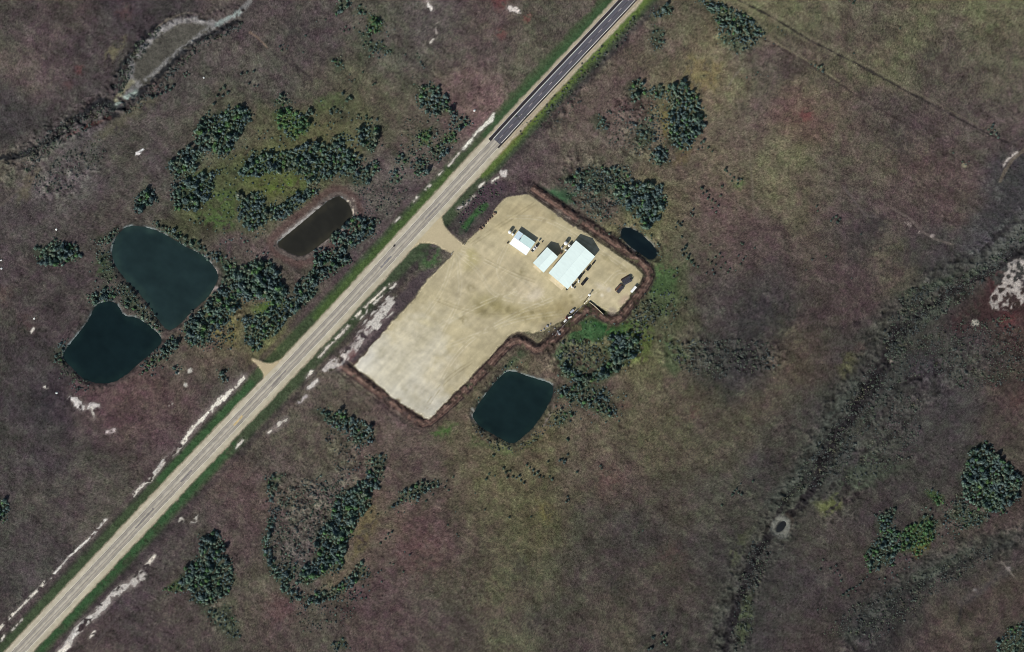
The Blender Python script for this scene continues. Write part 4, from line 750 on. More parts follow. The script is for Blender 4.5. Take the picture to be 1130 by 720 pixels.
# ------------------------------------------------------------------ the three metal buildings
def roof_mat(name, rgb):
    m, t, b = mat(name); L = t.links; N = t.nodes
    u = N.new('ShaderNodeTexCoord'); w_ = N.new('ShaderNodeTexWave'); w_.wave_type = 'BANDS'; w_.bands_direction = 'X'; w_.inputs['Scale'].default_value = .55
    L.new(u.outputs['Object'], w_.inputs['Vector'])
    bp = N.new('ShaderNodeBump'); bp.inputs['Strength'].default_value = .12; bp.inputs['Distance'].default_value = .03; L.new(w_.outputs[0], bp.inputs['Height']); L.new(bp.outputs[0], b.inputs['Normal'])
    n = N.new('ShaderNodeTexNoise'); n.inputs['Scale'].default_value = .5; n.inputs['Detail'].default_value = 6
    mp = N.new('ShaderNodeMapping'); mp.inputs['Scale'].default_value = (1.6, .25, 1); L.new(u.outputs['Object'], mp.inputs[0]); L.new(mp.outputs[0], n.inputs['Vector'])
    r = N.new('ShaderNodeMapRange'); r.inputs[1].default_value = .3; r.inputs[2].default_value = .7; r.inputs[3].default_value = .95; r.inputs[4].default_value = 1.03; L.new(n.outputs[0], r.inputs[0])
    v = N.new('ShaderNodeVectorMath'); v.operation = 'SCALE'; v.inputs[0].default_value = rgb; L.new(r.outputs[0], v.inputs['Scale']); L.new(v.outputs[0], b.inputs['Base Color'])
    b.inputs['Roughness'].default_value = .5; b.inputs['Specular IOR Level'].default_value = .3
    return m
M_ROOF = roof_mat('white metal roofing', (.78,.90,.84)); M_ROOFW = roof_mat('bright white roofing', (.80,.84,.83)); M_ROOFG = roof_mat('mint green roofing', (.74,.93,.86)); M_ROOFB = roof_mat('pale blue roofing', (.76,.90,.95))
M_WALL = tint_mat('cream metal siding', (.60,.58,.50), .6, .08, .6); M_TRIM = tint_mat('grey trim', (.30,.31,.31), .5, .1, 1); M_DOOR = tint_mat('white door panels', (.70,.70,.67), .5, .06, 1)
M_GLASS = tint_mat('window glass', (.03,.04,.05), .1, .1, 1, 0, .5); M_CONC = tint_mat('concrete apron', tuple(alb(206,192,160)), .9, .12, .6)
M_DARK = tint_mat('black rubber and steel', (.015,.014,.014), .6, .3, 2); M_WHITE = tint_mat('white tank paint', (.80,.80,.76), .5, .06, 1); M_STEEL = tint_mat('grey steel', (.28,.28,.29), .5, .2, 1, .3)
M_RED = tint_mat('red paint', (.32,.05,.05), .5, .15, 1); M_RUST = tint_mat('rusty brown steel', (.14,.075,.05), .8, .3, 2); M_BROWN = tint_mat('brown stone', (.17,.12,.085), .9, .3, 1.5); M_TAN = tint_mat('tan stone', (.36,.31,.22), .9, .25, 1.5)
M_WOOD = tint_mat('weathered wood', (.22,.19,.15), .9, .3, 2); M_GREYP = tint_mat('dark grey pipe', (.055,.055,.065), .6, .3, 1.5); M_BLUE = tint_mat('faded blue grey paint', (.42,.45,.52), .5, .15, 1); M_TRUCK = tint_mat('black car paint', (.018,.018,.02), .25, .1, 1, 0, .5)
M_TRUCKW = tint_mat('white car paint', (.72,.72,.70), .3, .05, 1, 0, .5); M_LAMP = tint_mat('clear headlight glass', (.6,.6,.58), .15, .05, 2, 0, .5); M_TAIL = tint_mat('red tail light', (.30,.02,.02), .3, .05, 2)

def building(name, label, corners, eave, ridge, ridge_along_x=True, ratio=None, slopes=None, doors=()):
    """corners: the four roof corners in photo pixels, in order round the roof; x runs from corner 3 to corner 0"""
    c = [Vector(W(*p)) for p in corners]; cen = sum(c, Vector((0, 0)))/4
    ax = ((c[0]-c[3]) + (c[1]-c[2]))/2; ay = ((c[0]-c[1]) + (c[3]-c[2]))/2
    Lx, Ly = ax.length, ay.length; rot = math.atan2(ax.y, ax.x)
    t = thing(name, label, 'building', cen.x/S+565, 360-cen.y/S, .60, rot)
    hx, hy = Lx/2, Ly/2; ov = .35
    wx_, wy_ = hx-ov, hy-ov
    up = (ridge-eave)/hy; wtop = eave-.12
    # walls with gables, ridge along x
    prof = [(-wy_, 0), (wy_, 0), (wy_, wtop), (0, wtop + up*wy_), (-wy_, wtop)]
    mb = MB(); vs = [(-wx_, y, z) for y, z in prof] + [(wx_, y, z) for y, z in prof]; n = 5
    mb.add(vs, [tuple(range(n-1, -1, -1)), tuple(range(n, 2*n))] + [(i, (i+1) % n, (i+1) % n+n, i+n) for i in range(n)])
    mb.obj('wall', M_WALL, t)
    def slope(sy, x0, x1, m, dz=0.0):
        b = MB(); th = .10
        pts = [(sy*hy, eave), (sy*.04, ridge-.04*up)]
        v = []
        for x in (x0, x1):
            for (y, z) in pts: v += [(x, y, z+dz), (x, y, z+dz-th)]
        f = [(0,2,6,4), (1,5,7,3), (0,1,3,2), (4,6,7,5), (0,4,5,1), (2,3,7,6)]
        if sy < 0: f = [tuple(reversed(q)) for q in f]
        b.add(v, f); return b.obj('roof_slope', m, t)
    for sy, x0, x1, m, dz in slopes(hx): slope(sy, x0, x1, m, dz)
    r = MB(); r.prism([(-.22, ridge-.10), (0, ridge+.06), (.22, ridge-.10)], -hx+.02, hx-.02)
    ro = r.mesh('ridge_cap', slopes.cap); ro.transform(Matrix.Rotation(-math.pi/2, 4, 'Z')); link('ridge_cap', ro, t)
    for (end, y, w_, h, nm) in doors:      # end: -1/+1 gable ends on x
        x = end*wx_; d = MB(); d.box(min(x, x+end*.07), y-w_/2, .03, max(x, x+end*.07), y+w_/2, h); do = d.obj(nm, M_DOOR if nm != 'window' else M_GLASS, t)
        if nm == 'overhead_door':
            k = MB(); 
            for q in range(1, 5): k.box(min(x+end*.071, x+end*.09), y-w_/2+.05, h*q/5-.02, max(x+end*.071, x+end*.09), y+w_/2-.05, h*q/5+.02)
            k.obj('panel_rail', M_TRIM, do)
        else:
            k = MB(); k.box(min(x+end*.071, x+end*.13), y+w_/2-.18, h*.5, max(x+end*.071, x+end*.13), y+w_/2-.10, h*.5+.12); k.obj('handle' if nm == 'door' else 'sill', M_TRIM, do)
    g = MB()
    for sy in (-1, 1): g.box(-hx, sy*hy+(0.005 if sy > 0 else -.125), eave-.16, hx, sy*hy+(.125 if sy > 0 else -.005), eave-.03)
    g.obj('gutter', M_TRIM, t)
    return t, hx, hy
def sl_plain(hx): return [(1, -hx, hx, M_ROOF, 0), (-1, -hx, hx, M_ROOF, 0)]
sl_plain.cap = M_ROOF
def sl_small(hx): return [(1, -hx, hx, M_ROOFG, 0), (-1, -hx, hx, M_ROOFW, 0)]
tb, hx, hy = building('metal_building', 'largest metal building with a long white gable roof', [(634.8,266.8),(657.1,282.4),(627,318.5),(604.4,302.5)], 5.0, 7.6, slopes=sl_plain,
    doors=[(-1,-3.6,4.2,4.2,'overhead_door'),(-1,2.6,4.2,4.2,'overhead_door'),(-1,-.5,.95,2.1,'door'),(1,0,1.0,2.1,'door'),(1,3.5,1.4,1.1,'window')])
ap = MB(); ap.box(-hx-3.0, -5.8, -.15, -hx+.33, 5.2, .10); ap.obj('apron', M_CONC, tb)
tb, hx, hy = building('metal_building', 'medium white roofed metal building close beside the largest one', [(603.3,273.7),(616.1,283.1),(600.4,300.4),(587.4,291.3)], 4.4, 6.4, slopes=sl_plain,
    doors=[(-1,0,3.6,3.6,'overhead_door'),(-1,3.3,.95,2.1,'door'),(1,0,.95,2.1,'door')])
ap = MB(); ap.box(-hx-1.6, -3.2, -.15, -hx+.33, 3.2, .10); ap.obj('apron', M_CONC, tb)
# the small one: ridge runs north-west to south-east, its mint slope faces the shadow side in two panels
def sl_two(hx): return [(1, -hx, -.40*hx-.22, M_ROOFB, .0), (1, -.40*hx+.22, hx, M_ROOFG, -.02), (-1, -hx, hx, M_ROOFW, 0)]
sl_two.cap = M_ROOFW
tb, hx, hy = building('metal_building', 'smallest metal building with one white and one mint green roof slope', [(591.9,268.8),(579.2,281.2),(561.0,268.4),(573.1,255.9)], 3.3, 4.4, slopes=sl_two,
    doors=[(1,0,3.0,2.9,'overhead_door'),(-1,1.0,.95,2.1,'door')])
sm = MB(); sm.box(-.40*hx-.20, .5, 3.0, -.40*hx+.20, hy-.2, 3.2); sm.obj('roof_valley', M_GREYP, tb)
vm = MB(); vm.lathe([(.28,3.9),(.28,4.8),(.42,4.85),(.42,5.0),(.08,5.1)], 12, -.40*hx, .7); vm.obj('roof_vent', M_STEEL, tb)

# ------------------------------------------------------------------ yard equipment
def vertical_tank(px, py, r, h, label, group=None, m=None):
    t = thing('storage_tank', label, 'tank', px, py, .60, .9, group)
    b = MB(); b.lathe([(r,0),(r,h*.97),(r*.98,h),(r*.55,h+r*.22),(.12,h+r*.30)], 20); b.obj('tank_shell', m or M_WHITE, t, False)
    c = MB(); c.lathe([(.22,h+r*.2),(.22,h+r*.2+.28),(.2,h+r*.2+.3)], 12, r*.2, 0); c.obj('hatch', M_STEEL, t)
    p = MB(); p.tube((r*.99,.1,.35),(r*.99+.5,.1,.35),.06); p.tube((r*.99+.5,.1,.4),(r*.99+.5,.1,0),.06); p.obj('outlet_pipe', M_STEEL, t)
    l = MB()
    for y in (-.2, .2): l.tube((-r-.08, y, 0), (-r-.08, y, h+.4), .025, n=6)
    for k in range(int(h/.35)): l.tube((-r-.08,-.2,.35*(k+.6)), (-r-.08,.2,.35*(k+.6)), .018, n=5)
    l.obj('ladder', M_STEEL, t)
    return t
vertical_tank(562.5,256.6,1.15,3.6,'round white tank at the outer corner of the small mint and white building')
vertical_tank(565.9,258.9,.85,2.8,'smaller white tank touching the mint roofed building end')
vertical_tank(624.2,269.0,1.25,3.8,'larger white tank in the gap northwest of the biggest building')
vertical_tank(628.2,271.4,.9,3.0,'white tank squeezed against the wall of the biggest building')
vertical_tank(624.2,276.2,.75,2.4,'short white tank beside the biggest building, behind two taller tanks')
vertical_tank(620.0,273.6,.7,2.0,'pale grey tank standing apart between the two white roofs', m=M_STEEL)
vertical_tank(618.9,279.6,.8,1.8,'rust brown tank at the back corner of the medium building', m=M_RUST)
def vehicle(px, py, heading, label, name, cat, paint, L_=5.4, pickup=True, z=.60, wd=1.9):
    t = thing(name, label, cat, px, py, z, heading); h = wd/2
    b = MB()
    if pickup:
        b.prism([(-L_/2,.45),(L_/2,.45),(L_/2,.85),(L_/2-.12,1.05),(.8,1.12),(-L_/2,1.12)], -h, h)
        cab = MB(); cab.prism([(-.95,1.121),(1.05,1.121),(.45,1.78),(.2,1.84),(-.72,1.84),(-.9,1.7)], -h+.10, h-.10)
        bed = MB(); bed.box(-L_/2+.12,-h+.14,1.125,-1.05,h-.14,1.14)
        rails = MB()
        for y in (-h+.01, h-.13): rails.box(-L_/2, y, 1.125, -1.0, y+.12, 1.42)
        rails.box(-L_/2, -h+.131, 1.125, -L_/2+.1, h-.131, 1.42)
    else:
        b.prism([(-L_/2,.35),(L_/2,.35),(L_/2,.65),(L_/2-.25,.82),(.9,.95),(-L_/2+.3,.98),(-L_/2,.8)], -h, h)
        cab = MB(); cab.prism([(-L_/2+.45,.96),(.95,.93),(.25,1.40),(-1.0,1.44),(-1.55,1.25)], -h+.10, h-.10)
    b.obj('body', paint, t); c = cab.obj('cab', paint, t)
    wnd = MB(); zt, zb = ((1.72,1.20) if pickup else (1.36,1.0))
    xs = (.98,.5) if pickup else (.85,.32)
    for x0, x1, o in ((xs[0], xs[1], .045),):
        wnd.add([(x0+o,-h+.2,zb),(x0+o,h-.2,zb),(x1+o,h-.25,zt),(x1+o,-h+.25,zt)], [(0,1,2,3)])
    wnd.obj('windscreen', M_GLASS, c)
    sw = MB()
    for sy in (-1, 1):
        y = sy*(h-.085); q = [(-.85,y,zb),(.55,y,zb),(.35,y,zt),(-.7,y,zt)]; sw.add(q, [(0,1,2,3)] if sy < 0 else [(3,2,1,0)])
    sw.obj('side_window', M_GLASS, c)
    if pickup: bed.obj('bed_floor', M_DARK, t); rails.obj('bed_side', paint, t)
    for x in (L_/2-.95, -L_/2+1.05):
        for sy in (-1, 1):
            wv = MB(); y = sy*(h-.12); wv.tube((x,y-.12*sy,.36),(x,y+.14*sy,.36),.36,n=16); wh = wv.obj('wheel', M_DARK, t)
            rv = MB(); rv.tube((x,y+.141*sy,.36),(x,y+.16*sy,.36),.2,n=12); rv.obj('rim', M_STEEL, wh)
    for sy in (-1, 1):
        k = MB(); k.box(L_/2-.02, sy*(h-.3)-.17, .62, L_/2+.02, sy*(h-.3)+.17, .80); k.obj('headlight', M_LAMP, t)
        k = MB(); k.box(-L_/2-.02, sy*(h-.2)-.1, .65, -L_/2+.02, sy*(h-.2)+.1, .85); k.obj('tail_light', M_TAIL, t)
    return t
AX = math.radians(50)
vehicle(644.7,311.3,AX,'black pickup truck parked out from the southeast wall of the largest building','pickup_truck','pickup',M_TRUCK)
vehicle(589.6,274.6,math.radians(48),'white pickup truck beside the southeast end of the mint roofed building','pickup_truck','pickup',M_TRUCKW, 5.0)
def skid_tank(px, py, heading, label, m, L_=2.6, r=.55, group=None):
    t = thing('fuel_tank', label, 'tank', px, py, .60, heading, group)
    b = MB(); b.lathe([(r*.5,-L_/2-.14),(r*.9,-L_/2-.06),(r,-L_/2),(r,L_/2),(r*.9,L_/2+.06),(r*.5,L_/2+.14)], 18); me = b.mesh('tank_shell', m, False); me.transform(Matrix.Translation((0,0,r+.45)) @ Matrix.Rotation(math.pi/2, 4, 'Y')); link('tank_shell', me, t)
    for x in (-L_*.32, L_*.32):
        k = MB(); k.prism([(x-.06,0),(x+.06,0),(x+.06,.62),(x-.06,.62)], -r*.8, r*.8); k.obj('leg', M_STEEL, t)
    c = MB(); c.lathe([(.14,r*2+.40),(.14,r*2+.62),(.1,r*2+.64)], 10); c.obj('filler_cap', M_STEEL, t)
    return t
def dumpster(px, py, heading, label, m, L_=2.2, wd=1.5, h=1.5):
    t = thing('dumpster', label, 'dumpster', px, py, .60, heading)
    b = MB(); a, c = L_/2, wd/2; th = .07
    b.box(-a,-c,.12,a,c,.2); b.box(-a,-c,.2,-a+th,c,h); b.box(a-th,-c,.2,a,c,h); b.box(-a+th,-c,.2,a-th,-c+th,h-.1); b.box(-a+th,c-th,.2,a-th,c,h+.1); b.obj('bin', m, t)
    for s in (-1, 1):
        l = MB(); l.add([(s*.03 if s>0 else -a,-c-.05,h-.02),(a if s>0 else -.03,-c-.05,h-.02),(a if s>0 else -.03,c+.05,h+.16),(s*.03 if s>0 else -a,c+.05,h+.16),(s*.03 if s>0 else -a,-c-.05,h+.04),(a if s>0 else -.03,-c-.05,h+.04),(a if s>0 else -.03,c+.05,h+.22),(s*.03 if s>0 else -a,c+.05,h+.22)], [(3,2,1,0),(4,5,6,7),(0,1,5,4),(1,2,6,5),(2,3,7,6),(3,0,4,7)]); l.obj('lid', M_DARK, t)
        k = MB(); k.box(s*a-.08 if s<0 else a+.001, -.4, .7, s*a-.001 if s<0 else a+.08, .4, .85); k.obj('lifting_sleeve', m, t)
    return t
def barrel(px, py, label, m, group=None, r=.45, h=1.2):
    t = thing('steel_drum', label, 'drum', px, py, .60, 0, group)
    b = MB(); prof = [(r*.96,0),(r,.03)]
    for k in (.33, .66): prof += [(r,h*k-.05),(r*1.06,h*k),(r,h*k+.05)]
    b.lathe(prof + [(r,h-.03),(r*.96,h)], 16); b.obj('drum_body', m, t)
    c = MB(); c.lathe([(r*.86,h+.002),(r*.86,h+.03),(r*.8,h+.04)], 14); c.obj('lid', M_DARK, t); return t
skid_tank(654.8,290.6,AX,'black fuel tank nearest the east corner of the largest building', M_DARK, 2.4, .5)
dumpster(649.0,296.8,AX,'dark dumpster against the long southeast wall, second object from its east corner', M_GREYP, 2.6, 1.8, 1.7)
barrel(643.6,301.8,'dark steel drum standing alone at the middle of the southeast wall', M_DARK, None, .6, 1.4)
dumpster(639.6,306.2,AX,'dark dumpster near the south end of the southeast wall', M_DARK, 2.4, 1.7, 1.6)
skid_tank(638.6,310.8,AX+.5,'white fuel tank between the dark dumpster and the black pickup', M_WHITE, 1.8, .45)
skid_tank(633.6,314.2,AX,'black fuel tank near the south corner of the largest building', M_DARK, 1.9, .6)
skid_tank(630.9,316.4,AX+1.2,'white fuel tank close to the south corner of the largest building', M_WHITE, 2.1, .55)
barrel(633.9,318.0,'white steel drum just off the south corner of the largest building', M_WHITE, None, .55, 1.1)
barrel(625.4,319.6,'black drum in front of the south corner of the largest building', M_DARK, None, .6, 1.3)
barrel(560.4,268.3,'dark drum at the west corner of the mint and white roof', M_DARK, None, .5, 1.2)
barrel(595.4,265.3,'white drum beside the shadow of the mint and white building', M_WHITE, None, .55, 1.5)
barrel(598.4,267.2,'small dark drum by the white one near the mint roofed building', M_RUST, None, .4, 1.0)
dumpster(592.6,271.4,math.radians(48),'dark dumpster beside the white pickup at the mint roofed building', M_GREYP, 1.9, 1.4, 1.4)
# trailer and the two heaps of pipe at the east corner
t = thing('box_trailer', 'long white box trailer by the bank at the east corner of the yard', 'trailer', 699,319.6, .60, math.radians(49))
b = MB(); b.box(-2.5,-.85,.7,2.5,.85,2.3); b.obj('box', M_WHITE, t)
b = MB(); b.box(-2.4,-.6,.5,2.4,.6,.69); b.tube((2.4,.4,.55),(3.6,0,.55),.06); b.tube((2.4,-.4,.55),(3.6,0,.55),.06); b.obj('frame', M_DARK, t)
for x in (-.5,.5):
    for s in (-1,1): b = MB(); b.tube((x,s*.62,.35),(x,s*.86,.35),.35,n=14); wq = b.obj('wheel', M_DARK, t); b = MB(); b.tube((x,s*.861,.35),(x,s*.88,.35),.18,n=10); b.obj('rim', M_STEEL, wq)
for s in (-1,1): b = MB(); b.box(-2.53,s*.42-.38,.75,-2.5,s*.42+.38,2.25); b.obj('door', M_STEEL, t)
def heap(px, py, heading, label, n, L_, wid, rows):
    t = thing('pipe_stack', label, 'pipe stack', px, py, .60, heading); rr = random.Random(int(px*10))
    for s in (-1, 1): b = MB(); b.box(s*L_*.3-.12,-wid/2-.3,0,s*L_*.3+.12,wid/2+.3,.22); b.obj('timber', M_WOOD, t)
    for k in range(rows):
        m_ = n-k
        for i in range(m_):
            r = wid/n/2; y = (i-(m_-1)/2)*2.03*r + rr.uniform(-.03,.03); z = .22 + r + k*r*1.74; sh = rr.uniform(-.5,.5)
            b = MB(); b.tube((-L_/2+sh,y,z),(L_/2+sh,y+rr.uniform(-.15,.15),z),r*.97,n=10); b.obj('pipe', M_GREYP if rr.random() < .8 else M_RUST, t)
    return t
heap(691.2,309.4,math.radians(30),'larger stack of dark pipes in the east corner of the yard',7,6.0,4.6,3)
heap(683.6,318.6,math.radians(48),'smaller stack of dark pipes southwest of the larger stack',6,5.4,3.9,2)
# lamp pole, pipelines, low wall, equipment on the southeast bank
t = thing('flare_stack', 'white capped flare stack at the head of the pipes on the yard edge', 'flare stack', 650.2,325.9,.60)
b = MB(); b.lathe([(.9,0),(.9,.25),(.3,.26),(.26,3.2),(.5,3.3)],14); b.obj('stack_pipe', M_WHITE, t); b = MB(); b.lathe([(.62,3.3),(.62,3.7),(.2,3.9)],14); b.obj('cap', M_WHITE, t)
def pipeline(label, pts, r, m, z0=.25, name='pipeline', cat='pipeline'):
    c = pts[0]; t = thing(name, label, cat, *c, 0); b = MB(); P = [Vector((*W(*p), 0)) - Vector((*W(*c), 0)) for p in pts]
    Z = [max(height(*p)+.25, .6) + z0 for p in pts]
    for i in range(len(P)-1): b.tube((P[i].x,P[i].y,Z[i]),(P[i+1].x,P[i+1].y,Z[i+1]),r,n=8)
    b.obj('pipe', m, t, True)
    for p, z in zip(P, Z): k = MB(); k.box(p.x-.1,p.y-.1,.2,p.x+.1,p.y+.1,z-r*.6); k.obj('support', M_STEEL, t)
    return t
def steps(a, b, n): return [(a[0]+(b[0]-a[0])*i/n, a[1]+(b[1]-a[1])*i/n) for i in range(n+1)]
pipeline('short white pipe running from the flare stack to the bank', steps((651.2,328.2),(644.6,335.6),3), .15, M_WHITE)
pipeline('black pipe lying beside the short white pipe at the flare stack', steps((649.4,327.4),(644.0,334.2),3), .2, M_DARK)
pipeline('long pale pipe along the bank southwest of the flare stack', steps((643.4,336.8),(628,352.5),4)+steps((628,352.5),(612.6,370.5),4)[1:], .13, M_STEEL)
t = thing('retaining_wall', 'low pale wall along the yard notch below the flare stack', 'wall', 650.5,333.6,.55)
b = MB(); pw = [Vector(W(*p))-Vector(W(650.5,333.6)) for p in [(650.5,333.6),(655,337),(660,341.6),(665.5,347)]]; 
for a, c in zip(pw[:-1], pw[1:]):
    d = (c-a).normalized(); nn = Vector((-d.y, d.x))*.2
    b.add([(*(a+nn),-.4),(*(a-nn),-.4),(*(c-nn),-.4),(*(c+nn),-.4),(*(a+nn),1.3),(*(a-nn),1.3),(*(c-nn),1.3),(*(c+nn),1.3)], [(3,2,1,0),(4,5,6,7),(0,1,5,4),(1,2,6,5),(2,3,7,6),(3,0,4,7)])
b.obj('wall_panel', M_CONC, t)
for p in pw: b = MB(); b.box(p.x-.26,p.y-.26,-.4,p.x+.26,p.y+.26,1.42); b.obj('post', M_STEEL, t)
skid_tank(631.2,343.6,math.radians(40),'blue grey tank on the yard edge northeast of the red and white ones', M_BLUE, 2.8, .8)
skid_tank(628.8,350.2,math.radians(20),'white tank on the bank next to the red drum', M_WHITE, 2.6, .6)
barrel(625.4,350.4,'red drum among the white tanks on the bank', M_RED, None, .8, 1.5)
skid_tank(623.6,354.2,math.radians(48),'white tank furthest southwest on the bank below the red drum', M_WHITE, 2.2, .6)
barrel(629.2,345.8,'black drum between the blue grey tank and the red drum', M_DARK, None, .8, 1.8)
# blocks of broken concrete in the weedy bay of the pad edge
def rock_mesh(seed, m, name='boulder'):
    import bmesh
    bm = bmesh.new(); bmesh.ops.create_icosphere(bm, subdivisions=2, radius=1); rr = random.Random(seed)
    ax = [(Vector((rr.uniform(-1,1), rr.uniform(-1,1), rr.uniform(-1,1))).normalized(), rr.uniform(.55,.9)) for _ in range(9)]
    for v in bm.verts:
        for a, d in ax:
            k = v.co.dot(a)
            if k > d: v.co -= a*(k-d)
        v.co.z *= .8
    me = bpy.data.meshes.new(name); bm.to_mesh(me); bm.free(); me.materials.append(m); return me
ROCKS = {}
def rock(px, py, r, label, kind, group=None, name='boulder'):
    k = (kind, random.randrange(3))
    if k not in ROCKS: ROCKS[k] = rock_mesh(k[1]+5, {'tan': M_TAN, 'brown': M_BROWN, 'white': M_WHITE, 'grey': M_STEEL}[kind], name)
    o = link(name, ROCKS[k]); x, y = W(px, py); o.location = (x, y, height(px, py) + r*.35); o.scale = (r, r*random.uniform(.75, 1.1), r); o.rotation_euler = (0, 0, random.uniform(0, 6))
    return tag(o, label, 'boulder', group)
ROCK_DEBRIS = rock_mesh(3, M_DARK, 'debris')
o_ = link('road_debris', ROCK_DEBRIS); o_.location = (*W(435.2,271.4), 1.1); o_.scale = (1.0,.6,.5); o_.rotation_euler = (0,0,.8); tag(o_, 'dark lump of debris on the edge line of the pale highway', 'debris')
for x, y, r in [(530.6,252.6,1.3),(532.9,250.6,1.1),(536.4,247.2,.7),(538.6,244.0,1.0),(540.7,241.6,1.0),(543.3,239.4,.9)]:
    rock(x, y, r, 'brown boulder in the row along the northwest edge of the pad', 'brown', 'boulders along the pad edge')
rock(545.9,235.6,1.5,'largest brown boulder at the upper end of the pad edge row','brown')
for x, y, r in [(604,360,1.0),(607.5,357.5,.7),(600.5,363.5,.8),(597,365,.6),(612,362.5,.7),(615.4,366,1.0),(617.2,368.4,1.2),(610,369,.6),(606,366,.6)]:
    rock(x, y, r, 'pale rubble block in the weedy bay at the southeast pad edge', 'grey', 'rubble blocks in the weedy bay', 'rubble_block')
for x, y, r, l in [(225,86,.8,'white boulder alone on the brown prairie southeast of the dry creek bed'),(523.6,122.2,1.0,'white boulder in the pink patch above the start of the asphalt'),
                   (1.2,287.5,.8,'upper of the white boulders at the left edge of the photo'),(1.6,296.5,.9,'lower of the white boulders at the left edge of the photo'),(62,253.5,.8,'white boulder on bare ground north of the small round grove'),
                   (62.5,434,.9,'white boulder just left of the white salt patch below the heart shaped pond'),(37.6,351.8,.8,'small white boulder in the prairie left of the heart shaped pond')]:
    rock(x, y, r, l, 'white', None, 'boulder')
def post(px, py, label, h=2.2):
    t = thing('gate_post', label, 'post', px, py, .55); b = MB(); b.lathe([(.22,0),(.2,h),(.1,h+.1)],10); b.obj('post_shaft', M_WOOD, t); b = MB(); b.box(-.05,-.5,h-.7,.05,.5,h-.2); b.obj('sign_plate', M_WHITE, t)
post(498.2,280.6,'wooden post at the lower corner of the yard entrance'); post(512.6,270.2,'wooden post at the upper corner of the yard entrance')

# ------------------------------------------------------------------ trees and shrubs
def crown_arrays(seed, n=150, tall=1.25, gap=.18):
    """unit crown (radius 1, base at z=0): lobes filled with small leaf clumps, an inner twiggy mass; triangles/quads as quads"""
    r = np.random.default_rng(seed); nl = r.integers(4, 7)
    lob = []
    for k in range(nl):
        a = 2*math.pi*(k + r.uniform(-.3, .3))/nl; d = r.uniform(.28, .58)
        lob.append((math.cos(a)*d, math.sin(a)*d, r.uniform(.45, .85)*tall, r.uniform(.34, .58)))
    lob.append((r.uniform(-.15,.15), r.uniform(-.15,.15), .95*tall, r.uniform(.45,.6)))
    V = []; F = []
    for i in range(n):
        lx, ly, lz, lr = lob[r.integers(len(lob))]
        d = r.normal(size=3); d /= np.linalg.norm(d); d[2] = d[2]*.9 + .12
        p = np.array([lx, ly, lz]) + d*lr*r.uniform(.72, 1.12)
        if p[2] < .18: p[2] = .18 + r.uniform(0, .2)
        nrm = d + r.normal(size=3)*.45; nrm /= np.linalg.norm(nrm)
        u = np.cross(nrm, r.normal(size=3)); u /= np.linalg.norm(u); v = np.cross(nrm, u); s = r.uniform(.10, .22)
        b = len(V); V += [p - u*s - v*s*.6, p + u*s*.8 - v*s, p + u*s + v*s*.7 + nrm*s*.3, p - u*s*.7 + v*s]
        F.append((b, b+1, b+2, b+3))
    # inner mass: one low, uneven ball per lobe
    for lx, ly, lz, lr in lob:
        b = len(V); q = lr*.80; ring = 7
        for zz, rr in ((-.75,.6), (.1,1.0), (.72,.62)):
            for k in range(ring):
                a = 2*math.pi*k/ring; j = r.uniform(.8, 1.1); V.append(np.array([lx + math.cos(a)*q*rr*j, ly + math.sin(a)*q*rr*j, max(.1, lz + zz*q)]))
        for s in range(2):
            for k in range(ring): F.append((b+s*ring+k, b+s*ring+(k+1) % ring, b+(s+1)*ring+(k+1) % ring, b+(s+1)*ring+k))
        t = len(V); V.append(np.array([lx, ly, lz+q*.95]))
        for k in range(ring): F.append((b+2*ring+k, b+2*ring+(k+1) % ring, t, t))
    return np.array(V), np.array(F)
def split_tri(V, F):
    return V, F
CROWNS = [crown_arrays(100+k) for k in range(10)]
SMALL = [crown_arrays(200+k, 46, .95) for k in range(6)]
def to_mesh(name, V, F, m):
    tri = F[:, 2] == F[:, 3]
    me = bpy.data.meshes.new(name)
    me.from_pydata([tuple(p) for p in V], [], [tuple(f[:3]) if t else tuple(f) for f, t in zip(F.tolist(), tri)]); me.update(); me.materials.append(m); return me
def trunk_mesh(seed):
    r = random.Random(seed); b = MB(); b.tube((0,0,-.3),(r.uniform(-.05,.05),r.uniform(-.05,.05),.5),.10,.07,7)
    for k in range(3):
        a = k*2.1 + r.uniform(-.4,.4); b.tube((0,0,.42),(math.cos(a)*.42,math.sin(a)*.42,.95),.05,.02,5)
    return b.mesh('trunk', M_BARK)
TRUNKS = [trunk_mesh(k) for k in range(3)]
CM = [[to_mesh('crown', V, F, m) for V, F in CROWNS] for m in (M_LEAF, M_LEAF_GREEN)]
SM_ = [to_mesh('shrub', V, F, M_SHRUB) for V, F in SMALL]

